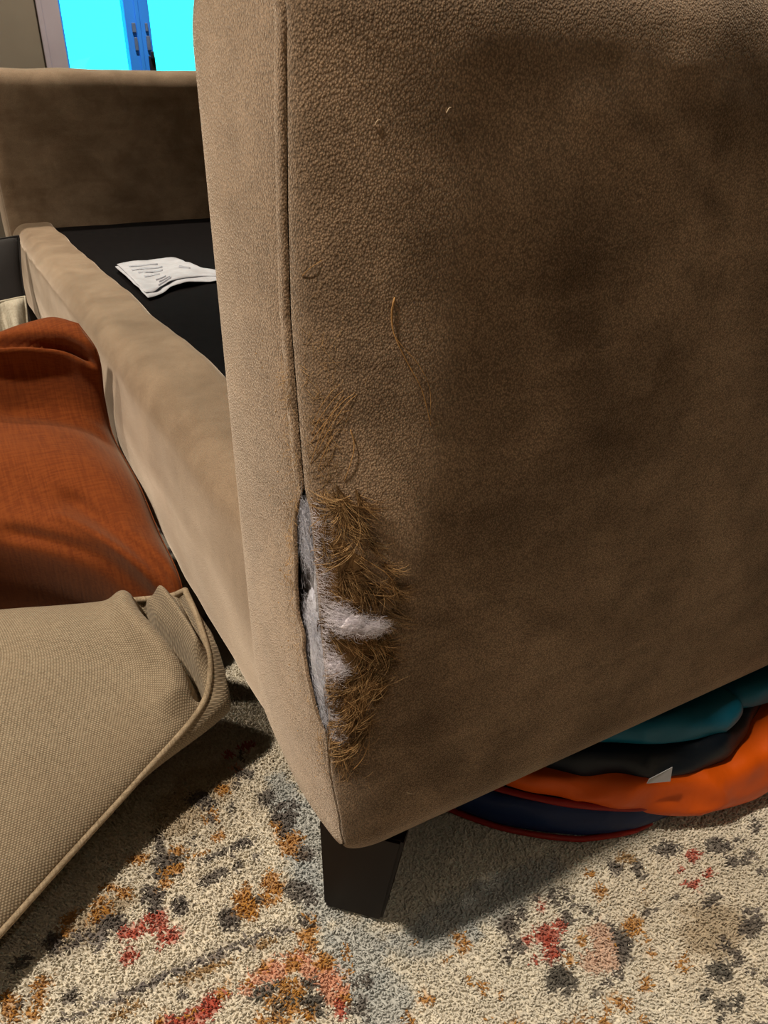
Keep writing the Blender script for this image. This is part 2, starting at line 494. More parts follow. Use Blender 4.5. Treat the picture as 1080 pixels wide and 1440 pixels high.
def build_arm(near):
    yo, yi = (0.324, 0.510) if near else (2.428, 2.242)
    arm = empty('arm', (0.55, (yo + yi) / 2, ZB)); arm.parent = sofa; arm.matrix_parent_inverse = parent_inv(sofa)
    K = 130
    so = 1 if yi > yo else -1
    O, I = outline(K, yo, yi)
    nO = half_normals(O, so); nI = half_normals(I, -so)
    mat = M['suede'] if near else M['suede_far']
    # ---- cover panel: up the outer side, over the top, down the inner side
    P = np.vstack([O, I[::-1][1:]]); Nn = np.vstack([nO, nI[::-1][1:]])
    ins = np.array([seam_inset(p[1]) if (k < K) else 0.022 for k, p in enumerate(P)]) if near else np.full(len(P), 0.022)
    if near:
        ins = np.where((np.arange(len(P)) > K - 12) & (np.arange(len(P)) < K + 12), 0.022, ins)
    angs = [math.pi/2 * k / 26 for k in range(27)]
    rads = np.full(len(P), 0.030)
    if near:
        for k in range(K):
            rads[k] = seam_r(P[k][1])
            if k > K - 22: rads[k] += (0.030 - rads[k]) * (k - K + 22) / 22
    V = []; nap = []
    for k, (p, n) in enumerate(zip(P, Nn)):
        outer = k < K; r = rads[k]
        x0 = seam_x(p[1]) if near else 0.145
        xs_far = list(np.linspace(x0 + r, 0.52, 70)[1:]) + list(np.linspace(0.52, AX1, 24)[1:]) if near else list(np.linspace(0.175, AX1, 60)[1:])
        g = tear(p[1]) if (near and outer and p[1] < ZT - RT) else 0
        a_min = 0.12 * (1 if g > 0 else 0) * min(1, g / 0.006)
        for a in angs:
            aa = a_min + a * (math.pi/2 - a_min) / (math.pi/2)
            x = x0 + r - r * math.cos(aa)
            off = ins[k] * (1 - math.sin(aa))
            q = p - n * off
            if near and outer and p[1] < ZT - RT:
                q[0] -= side_disp(x, p[1])
            V.append((x, q[0], q[1])); nap.append(nap_at(x, p[1]) if near and outer else 0.0)
        for x in xs_far:
            q = p.copy()
            if near and outer and p[1] < ZT - RT: q[0] -= side_disp(x, p[1])
            elif not near: q = p + n * 0.0035 * fbm(x, p[0], p[1], 7, 1.0, 2)
            V.append((x, q[0], q[1])); nap.append(nap_at(x, p[1]) if near and outer else (0.10 if near else 0.10 + 0.25*max(0, (p[1]-0.655)/0.02)))  # far arm: top highlight painted in as a lighter nap value
    nv = len(angs) + len(xs_far)
    cover = mesh('side_panel', V, grid_faces(len(P), nv, flip=(so > 0)), mat, arm)
    set_nap(cover, nap)
    # ---- front panel, boxed between the two seams
    nt = 44
    V = []; nap = []; edge = []
    for k in range(K):
        po = O[k] - nO[k] * (ins[k] if near else 0.022)
        pi_ = I[k] - nI[k] * 0.022
        x0 = seam_x(po[1]) if near else 0.145
        wdt = np.linalg.norm(pi_ - po) + 1e-9
        gap = (0.0012 + tear(O[k][1])) if near and O[k][1] < ZT - RT else 0.0006
        t0 = min(0.45, gap / wdt)
        fade = min(1, (K - k) / 40)
        for j in range(nt):
            s = j / (nt - 1)
            t = t0 + (1 - t0) * s
            q = po + (pi_ - po) * t
            bul = 0.0065 * fade * (4 * t * (1 - t)) ** 0.6
            x = x0 - bul + 0.0010 * fbm(0.2, q[0], q[1], 14, 7.0, 2) * min(1, 8 * s) * min(1, 8 * (1 - s))
            if near and j == 0: edge.append((x, q[0], q[1]))
            V.append((x, q[0], q[1])); nap.append(0.20 + 0.12 * n3(1, q[0], q[1], 12) if near else 0.2)
    fp = mesh('front_panel', V, grid_faces(K, nt, flip=(so < 0)), mat, arm)
    set_nap(fp, nap)
    # ---- dust cloth closing the underside
    V = []
    for p0, p1 in ((O[0], I[0]),):
        o_ = 0.020 * so
        V = [(0.185, p0[0] + o_, ZB), (AX1, p0[0] + o_, ZB), (AX1, p1[0], ZB), (0.155, p1[0], ZB), (0.155, p0[0] + 0.055 * so, ZB)]
    solidify(mesh('dust_cover', V, [(0, 1, 2, 3, 4)], M['dust'], arm, False), 0.003, 0)
    # back closing panel
    V = [(AX1, p[0], p[1]) for p in P]
    mesh('back_panel', V, [tuple(range(len(V)))], mat, arm, False)
    return arm, cover, fp, np.array(edge)

near_arm, near_cover, near_front, edge = build_arm(True)
near_arm['label'] = 'near suede arm, its front seam torn open'
far_arm, _, _, _ = build_arm(False)

# raised welt along the near seam: plump and intact above the tear, curled at its lip, flat below
def welt(name, z0, z1, wid, thick, off):
    e = edge[(edge[:, 2] > z0) & (edge[:, 2] < z1)]
    e = e[e[:, 2] < ZT - 0.005]
    n = max(24, int((e[-1, 2] - e[0, 2]) / 0.0018))
    C = catmull(e[::max(1, len(e)//40)], n)
    V = []; ns = 10
    for i, c in enumerate(C):
        wob = 1 + 0.10 * n3(0, 0, c[2], 160, 5) + 0.07 * n3(0, 0, c[2], 420, 1)
        edgef = min(1, i / 4, (n - 1 - i) / 4)
        for k in range(ns):
            a = math.pi * (k / (ns - 1))
            V.append((c[0] + 0.0008 - (thick * wob * math.sin(a) ** 0.6) * (0.3 + 0.7 * edgef), c[1] + off + wid * (0.5 - 0.5 * math.cos(a)), c[2]))
    o = mesh(name, V, grid_faces(n, ns), M['suede'], near_front)
    set_nap(o, [0.22] * len(V))
    return o
welt('seam_welt', 0.404, 0.67, 0.0105, 0.0030, -0.0002)
welt('torn_hem', 0.240, 0.410, 0.0050, 0.0020, -0.0004)
welt('flat_seam', 0.131, 0.246, 0.0062, 0.0006, -0.0002)

# ---- the stuffing showing through the tear
def lump(name, cy, cz, cx, ry, rz, rx, mat, parent, seed, amp=0.3, nu=26, nv=18):
    V = []
    for i in range(nu):
        a = 2 * math.pi * i / nu
        for j in range(nv):
            b = -math.pi/2 + math.pi * j / (nv - 1)
            d = Vector((math.cos(b) * math.cos(a), math.cos(b) * math.sin(a), math.sin(b)))
            s = 1 + amp * fbm(d.x, d.y, d.z, 1.7, seed, 3)
            V.append((cx + rx * d.x * s, cy + ry * d.y * s, cz + rz * d.z * s))
    return mesh(name, V, grid_faces(nu, nv, True), mat, parent)
def seam_y(z): return 0.324 + seam_inset(z)
stuff = empty('stuffing', (0.155, 0.357, 0.32)); stuff.parent = near_arm; stuff.matrix_parent_inverse = parent_inv(near_arm)
stuff['label'] = 'white stuffing bulging through the torn seam'
lump('inner_lining', seam_y(0.345) + 0.0190, 0.348, 0.1565, 0.0230, 0.064, 0.0085, M['batting_dark'], stuff, 3.0, 0.14, 34, 44)
lump('batting', seam_y(0.290) + 0.0170, 0.292, 0.1500, 0.0185, 0.046, 0.0062, M['batting'], stuff, 1.0, 0.18, 34, 44)
lump('batting', seam_y(0.372) + 0.0150, 0.372, 0.1505, 0.0140, 0.0130, 0.0060, M['batting'], stuff, 5.0, 0.30, 30, 26)
lump('batting', seam_y(0.396) + 0.0060, 0.393, 0.1495, 0.0075, 0.012, 0.0042, M['batting'], stuff, 8.0, 0.30)
lump('batting', seam_y(0.34) + 0.0020, 0.346, 0.1490, 0.0028, 0.022, 0.0036, M['batting'], stuff, 11.0, 0.30)

def side_pt(x, z, lift=0.0):
    return np.array([x, side_y(x, z) - lift, z])
def surf_normal(x, z):
    e = 0.002
    a = side_pt(x + e, z) - side_pt(x - e, z); b = side_pt(x, z + e) - side_pt(x, z - e)
    n = np.cross(a, b); n /= np.linalg.norm(n)
    return n if n[1] < 0 else -n

def fibre_curve(x, z, ang, ln, lift, bend, n=6, wig=0.0):
    """fibre lying on the outer side: starts at (x, z), runs at angle ang in the cloth plane (0 = +x, -90 = down)"""
    P = []
    a = ang; cx, cz = x, z
    s0 = random.uniform(0, 50)
    for i in range(n):
        t = i / (n - 1)
        nrm = surf_normal(max(cx, 0.1462), cz)
        P.append(side_pt(max(cx, 0.1455), cz) + nrm * (0.0003 + lift * math.sin(t * math.pi * 0.62) ))
        a += bend / n + wig * math.sin(s0 + 7 * t)
        cx += math.cos(a) * ln / (n - 1); cz += math.sin(a) * ln / (n - 1)
    return np.array(P)

# ragged brown fibres torn out of the cloth beside the opening
def fray_width(z):
    return float(np.interp(z, [0.225, 0.245, 0.265, 0.285, 0.31, 0.335, 0.352, 0.372, 0.395, 0.415, 0.44, 0.46], [0.006, 0.018, 0.029, 0.033, 0.036, 0.037, 0.038, 0.030, 0.024, 0.019, 0.010, 0.004]))
cl, cd, rl, rd = [], [], [], []
tries = 0
clumps = [(random.uniform(0.235, 0.415), random.uniform(0, 1) ** 0.8, random.gauss(0, 0.55), abs(random.gauss(0.014, 0.006)) + 0.004, random.gauss(0, 0.6), random.random()) for _ in range(130)]
while len(cl) + len(cd) < 1900:
    zc, uc, da, lc, bc, shade = random.choice(clumps)
    z = zc + random.gauss(0, 0.0022)
    if not 0.225 < z < 0.43: continue
    u = min(1, max(0, uc + random.gauss(0, 0.035)))
    x = seam_x(z) + 0.0016 + u * fray_width(z)
    base = float(np.interp(z, [0.24, 0.29, 0.33, 0.36, 0.39, 0.43], [-105, -92, -58, -50, -70, -80]))
    ang = R(base) + da + random.gauss(0, 0.16)
    if z < 0.30 and da > 0.1: ang = -ang
    ln = lc * random.uniform(0.7, 1.25)
    if u > 0.75: ln *= 0.8
    c = fibre_curve(x, z, ang, ln, random.uniform(0.0003, 0.0045), bc + random.gauss(0, 0.4), 7, 0.05)
    if random.random() < (0.75 if shade > 0.5 else 0.2):
        cl.append(c); rl.append(random.uniform(0.00010, 0.00024))
    else:
        cd.append(c); rd.append(random.uniform(0.00014, 0.00030))
tag(strands('frayed_fibres', cl, rl, M['fibre'], near_cover), 'golden brown frayed fibres beside the tear', kind='stuff')
tag(strands('matted_fibres', cd, rd, M['fibre_dark'], near_cover), 'dark brown matted fibres beside the tear', kind='stuff')

# worn bald cloth under the fibres: a thin ragged patch
V = []; nz, nx = 60, 16
for i in range(nz):
    z = 0.238 + (0.405 - 0.238) * i / (nz - 1)
    for j in range(nx):
        u = j / (nx - 1)
        x = seam_x(z) + 0.0012 + u * fray_width(z) * (0.74 + 0.22 * n3(0, 0, z, 220, 3)) * min(1, 6 * i / nz, 5 * (nz - 1 - i) / nz)
        lift = 0.0008 * (1 - u ** 4) + 0.0009 * fbm(x, 0, z, 240, 1, 2)
        V.append(side_pt(x, z) + surf_normal(max(x, 0.147), z) * (lift if u < 0.97 else -0.0006))
o = mesh('worn_cloth', V, grid_faces(nz, nx), M['fibre_dark'], near_cover)

# fine fuzz: short hairs on both sides of the seam, above and below the tear
cf, rf = [], []
for _ in range(380):
    z = random.choice([random.gauss(0.44, 0.028), random.gauss(0.235, 0.014), random.uniform(0.23, 0.5), random.uniform(0.40, 0.50)])
    if not 0.19 < z < 0.56: continue
    x = seam_x(z) + 0.001 + abs(random.gauss(0, 0.0055)) * (1.2 if z > 0.40 else 1.4)
    ang = R(random.choice([62, 70, 80, 55, -70, -100, 105])) + random.gauss(0, 0.3)
    cf.append(fibre_curve(x, z, ang, random.uniform(0.003, 0.013), random.uniform(0, 0.0018), random.gauss(0, 0.9), 6)); rf.append(random.uniform(0.00007, 0.00014))
tag(strands('seam_fuzz', cf, rf, M['fibre'], near_cover), kind='stuff')
cf, rf = [], []
def front_pt(y, z, d=0.0): return np.array([seam_x(z) - 0.0022 - 0.0055 * min(1, max(0, (y - seam_y(z)) / 0.03)) - d, y, z])
for _ in range(330):
    z = random.choice([random.gauss(0.345, 0.02), random.gauss(0.385, 0.02), random.gauss(0.425, 0.02), random.gauss(0.24, 0.015), random.uniform(0.22, 0.50), random.gauss(0.47, 0.01)])
    if not 0.2 < z < 0.52: continue
    y = seam_y(z) + tear(z) + 0.0008 + abs(random.gauss(0, 0.0055))
    a = random.choice([R(-60), R(-75), R(-120), R(200), R(30)]) + random.gauss(0, 0.4)
    ln = random.uniform(0.002, 0.0085); P = []
    cy, cz = y, z
    for i in range(5):
        P.append(front_pt(cy, cz, 0.0004 + 0.0014 * math.sin(i / 4 * 2.2)))
        cy -= math.cos(a) * ln / 4; cz += math.sin(a) * ln / 4; a += random.gauss(0, 0.35)
    cf.append(np.array(P)); rf.append(random.uniform(0.00007, 0.00016))
tag(strands('hem_fuzz', cf, rf, M['fibre'], near_front), kind='stuff')

# white wisps: hair-fine curls on the batting and the tuft pulled out over the fibres
def wisp_cloud(name, centres, count, rmin, rmax, ln, parent):
    cs, rs = [], []
    for _ in range(count):
        x, z, sx, sz, lift = random.choice(centres)
        px, pz = random.gauss(x, sx), random.gauss(z, sz)
        a = random.uniform(0, 6.28); P = []
        l0 = lift * random.uniform(0.2, 1.0)
        for i in range(7):
            P.append(side_pt(max(px, 0.1455), pz) + surf_normal(max(px, 0.147), pz) * (0.0006 + l0))
            a += random.gauss(0, 0.75); l0 = max(0, l0 + random.gauss(0, 0.0005))
            px += math.cos(a) * ln / 6; pz += math.sin(a) * ln / 6
        cs.append(np.array(P)); rs.append(random.uniform(rmin, rmax))
    return tag(strands(name, cs, rs, M['tuft'], parent), kind='stuff')
tuft_c = [(0.1535,0.3395,0.0015,0.003,0.004),(0.1560,0.3345,0.003,0.0026,0.006),(0.1610,0.3335,0.003,0.0024,0.0065),(0.1655,0.3310,0.003,0.0020,0.006),(0.1700,0.3290,0.0028,0.0018,0.0045),(0.1730,0.3275,0.002,0.0012,0.003),(0.1580,0.3295,0.003,0.002,0.006)]
wisp_cloud('pulled_tuft', tuft_c, 1500, 0.00005, 0.00010, 0.0075, stuff)
tag(bpy.data.objects['pulled_tuft'], 'white fluffy tuft pulled out over the brown fibres')
wisp_cloud('pulled_tuft', [(0.1495,0.3030,0.0012,0.003,0.0028),(0.1520,0.2985,0.0016,0.0025,0.003),(0.1490,0.2960,0.0012,0.003,0.002)], 420, 0.00005, 0.00010, 0.006, stuff)
wisp_cloud('pulled_tuft', [(0.1475,0.249,0.0010,0.003,0.0016),(0.1495,0.2455,0.0012,0.002,0.0016)], 200, 0.00004, 0.00009, 0.005, stuff)
lip = [(0.1472, z, 0.0007, 0.0045, 0.0012) for z in np.linspace(0.258, 0.398, 14)]
wisp_cloud('lip_lint', lip, 800, 0.00004, 0.00009, 0.007, stuff)
for cy, cz, cx, ry, rz, rx, sd in ((side_y(0.160,0.334)-0.0022, 0.3335, 0.1600, 0.0026, 0.0045, 0.0075, 2.2), (side_y(0.169,0.330)-0.0018, 0.3300, 0.1688, 0.0020, 0.0028, 0.0052, 6.1), (side_y(0.151,0.300)-0.0010, 0.3005, 0.1512, 0.0016, 0.0040, 0.0024, 4.0)):
    lump('tuft_core', cy, cz, cx, ry, rz, rx, M['tuft'], stuff, sd, 0.35)
# hair-fine wisps on the batting inside the opening
cs, rs = [], []
while len(cs) < 2600:
    z = random.choice([random.uniform(0.248, 0.330), random.uniform(0.248, 0.330), random.gauss(0.372, 0.008), random.gauss(0.394, 0.006), random.uniform(0.25, 0.40)])
    g_ = tear(z)
    if g_ < 0.002: continue
    sparse = 0.332 < z < 0.358
    if sparse and random.random() < 0.6: continue
    y_ = seam_y(z) + random.uniform(-0.001, g_ + 0.006); z_ = z
    a = random.gauss(-1.75, 0.45) if random.random() < 0.75 else random.uniform(0, 6.28); P = []
    x_ = random.uniform(0.1425, 0.1465) + 0.10 * max(0, y_ - seam_y(z) - g_)
    st = random.uniform(0.0008, 0.0019)
    for i in range(6):
        P.append((x_, y_, z_)); a += random.gauss(0, 0.35)
        y_ += math.cos(a) * st; z_ += math.sin(a) * st; x_ += random.gauss(0, 0.0003)
    cs.append(np.array(P)); rs.append(random.uniform(0.00005, 0.00013))
tag(strands('batting_wisps', cs, rs, M['batting'], stuff), kind='stuff')
# little pills of lint on the front cloth
V = []; F = []
for k in range(60):
    z = random.choice([random.uniform(0.16, 0.30), random.uniform(0.20, 0.50)])
    yy = seam_y(z) + tear(z) + random.uniform(0.004, 0.045) * random.random() ** 0.5
    c = front_pt(yy, z, 0.0006); rr = random.uniform(0.00025, 0.0007); o0 = len(V)
    for d in ((1,0,0),(-1,0,0),(0,1,0),(0,-1,0),(0,0,1),(0,0,-1)):
        V.append(c + rr * np.array(d) * random.uniform(0.7, 1.3))
    F += [tuple(o0 + i for i in t) for t in ((0,2,4),(2,1,4),(1,3,4),(3,0,4),(2,0,5),(1,2,5),(3,1,5),(0,3,5))]
tag(fast_mesh('lint_pills', np.array(V), np.array(F), M['fibre'], near_front), kind='stuff')

# single loose threads that can be told apart
def loose(pts, r, mat='thread', lift=0.0012, label=None):
    C = catmull([(x, z) for x, z in pts], 26)
    P = [side_pt(max(x, 0.1455), z) + surf_normal(max(x, 0.147), z) * (r + lift * math.sin(math.pi * i / 25)) for i, (x, z) in enumerate(C)]
    o = tube('loose_thread', P, np.linspace(r, r * 0.55, 26), M[mat], near_cover, 5)
    if label: o['label'] = label
    return o
loose([(0.1842,0.5171),(0.1827,0.5108),(0.1836,0.5003),(0.1899,0.4852),(0.1973,0.4710),(0.2010,0.459),(0.2036,0.4491)], 0.00038, label='long curved loose thread lying on the arm side')
loose([(0.1842,0.5171),(0.1832,0.508),(0.1845,0.498),(0.1960,0.4830),(0.2022,0.4701),(0.2034,0.455)], 0.00026)
loose([(0.1626,0.4502),(0.1641,0.4421),(0.1623,0.4324),(0.1588,0.4209)], 0.00034, label='upright tan loose thread above the tear')
loose([(0.1924,0.1835),(0.1955,0.1818),(0.1981,0.1791)], 0.00028, 'lint')
loose([(0.1470,0.5265),(0.1500,0.5310),(0.1535,0.5345)], 0.00024)
for z0, l, dx in ((0.435, 0.034, 0.016), (0.428, 0.040, 0.013), (0.445, 0.026, 0.012), (0.452, 0.022, 0.010), (0.425, 0.026, 0.009), (0.440, 0.030, 0.017)):
    x = seam_x(z0) + random.uniform(0.0015, 0.004)
    loose([(x, z0), (x + dx*0.35, z0 + l*0.45), (x + dx*0.8, z0 + l*0.85), (x + dx*1.1, z0 + l)], 0.00020, lift=0.002)
for (x0, z0, x1, z1, b) in ((0.165,0.375,0.186,0.3445,0.003), (0.168,0.358,0.190,0.3435,0.002), (0.160,0.3400,0.180,0.3330,-0.002), (0.158,0.345,0.178,0.3335,-0.001),
                            (0.163,0.362,0.171,0.338,0.001), (0.166,0.360,0.172,0.3365,0.002), (0.172,0.3115,0.184,0.300,0.001), (0.157,0.395,0.170,0.381,0.003),
                            (0.160,0.322,0.1535,0.312,0.002), (0.164,0.318,0.161,0.300,0.001), (0.162,0.302,0.1665,0.289,0.002), (0.1655,0.305,0.1665,0.287,0.002), (0.160,0.302,0.163,0.2835,0.001),
                            (0.1475,0.228,0.160,0.2455,0.001), (0.155,0.218,0.166,0.240,0.001), (0.150,0.232,0.157,0.2420,0.001), (0.175,0.330,0.182,0.302,0.002), (0.153,0.283,0.148,0.262,0.003)):
    xm, zm = (x0 + x1)/2 + b, (z0 + z1)/2 + b*1.2
    loose([(x0, z0), (xm, zm), (x1, z1)], 0.00024, 'thread', 0.0025)
for (x, z) in ((0.2079, 0.5972), (0.1757, 0.5925)):
    loose([(x - 0.001, z - 0.001), (x, z + 0.0008), (x + 0.0012, z + 0.0012)], 0.00032, 'lint', 0.0003)

# ---- front rail, seat deck, back and legs
def rounded_beam(name, x0, x1, z0, z1, y0, y1, r, mat, parent, amp, nap0=0.2, ny=90, rb=0.012):
    prof = []
    for (cx, cz, a0, rr) in ((x0 + rb, z0 + rb, 180, rb), (x0 + r, z1 - r, 180, r), (x1 - r*0.6, z1 - r*0.6, 90, r*0.6), (x1 - rb, z0 + rb, 0, rb)):
        pass
    def arc(cx, cz, a0, a1, rr, n=9): return [(cx + rr*math.cos(R(a0 + (a1-a0)*k/(n-1))), cz + rr*math.sin(R(a0 + (a1-a0)*k/(n-1)))) for k in range(n)]
    def seg(a, b, n): return [(a[0] + (b[0]-a[0])*k/n, a[1] + (b[1]-a[1])*k/n) for k in range(1, n)]
    A = arc(x0 + rb, z0 + rb, 270, 180, rb); B = arc(x0 + r, z1 - r, 180, 90, r, 12); Cc = arc(x1 - r*0.5, z1 - r*0.5, 90, 0, r*0.5)
    prof = A + seg(A[-1], B[0], 14) + B + seg(B[-1], Cc[0], 10) + Cc + seg(Cc[-1], (x1, z0), 6) + [(x1, z0)]
    V = []; nap = []
    for i in range(ny):
        y_ = y0 + (y1 - y0) * i / (ny - 1)
        for (px, pz) in prof:
            dx = (px - (x0 + x1)/2) / (x1 - x0) * 2; dz = (pz - (z0 + z1)/2) / (z1 - z0) * 2
            d = amp * fbm(px, y_ * 0.8, pz, 8, 2.5, 3)
            V.append((px + d * dx - (0.004 * max(0, 1 - abs(dz)) if dx < -0.9 else 0), y_, pz + d * dz * 0.7)); nap.append(nap0)
    o = mesh(name, V, grid_faces(ny, len(prof)), mat, parent)
    set_nap(o, nap)
    return o
rail = rounded_beam('front_rail', 0.150, 0.247, ZB, 0.331, 0.472, 2.262, 0.034, M['suede_far'], sofa, 0.0034, 0.30)
# crease where the rail cover is pulled tight: two shallow tucks
o = mesh('seat_deck', [(0.235 + 0.61*i/20, 0.500 + 1.755*j/40, 0.317 + 0.0016*fbm(i*0.03, j*0.04, 0, 12, 1, 2)) for i in range(21) for j in range(41)], grid_faces(21, 41), M['deck'], sofa)
solidify(o, 0.02, -1)
rounded_beam('back', 0.84, 1.06, ZB, 0.82, 0.515, 2.237, 0.07, M['suede_far'], sofa, 0.004, 0.1, 50)
o = mesh('underside_cloth', [(0.16, 0.49, ZB+0.004), (1.04, 0.49, ZB+0.004), (1.04, 2.26, ZB+0.004), (0.16, 2.26, ZB+0.004)], [(0, 1, 2, 3)], M['dust'], sofa, False)
solidify(o, 0.003, 0)

def leg(cx, cy, sx, sy):
    """tapered block leg set diagonally under a corner; (sx, sy) points to the outside"""
    V = []
    d = np.array([0.70 * sx, 0.71 * sy]); t = np.array([-d[1], d[0]])
    for z, wdt, dep, ox, oy in ((0.129, 0.0325, 0.056, -0.001, -0.001), (0.0024, 0.0255, 0.038, 0.0025, 0.0245)):
        c = np.array([cx - sx * ox, cy - sy * oy])
        for a, b in ((0, -1), (0, 1), (-dep, 1), (-dep, -1)):
            p = c + d * a + t * b * wdt
            V.append((p[0], p[1], z))
    F = [(0,1,5,4),(1,2,6,5),(2,3,7,6),(3,0,4,7),(0,3,2,1),(4,5,6,7)]
    bm = bmesh.new(); vs = [bm.verts.new(v) for v in V]
    for f_ in F: bm.faces.new([vs[i] for i in f_])
    bmesh.ops.recalc_face_normals(bm, faces=bm.faces)
    bmesh.ops.bevel(bm, geom=bm.edges[:], offset=0.0022, segments=2, affect='EDGES')
    me = bpy.data.meshes.new('leg'); bm.to_mesh(me); bm.free()
    return link('leg', me, M['wood'], sofa)
leg(0.170, 0.350, -1, -1)
leg(0.170, 2.402, -1, 1)
leg(0.995, 0.350, 1, -1)
leg(0.995, 2.402, 1, 1)

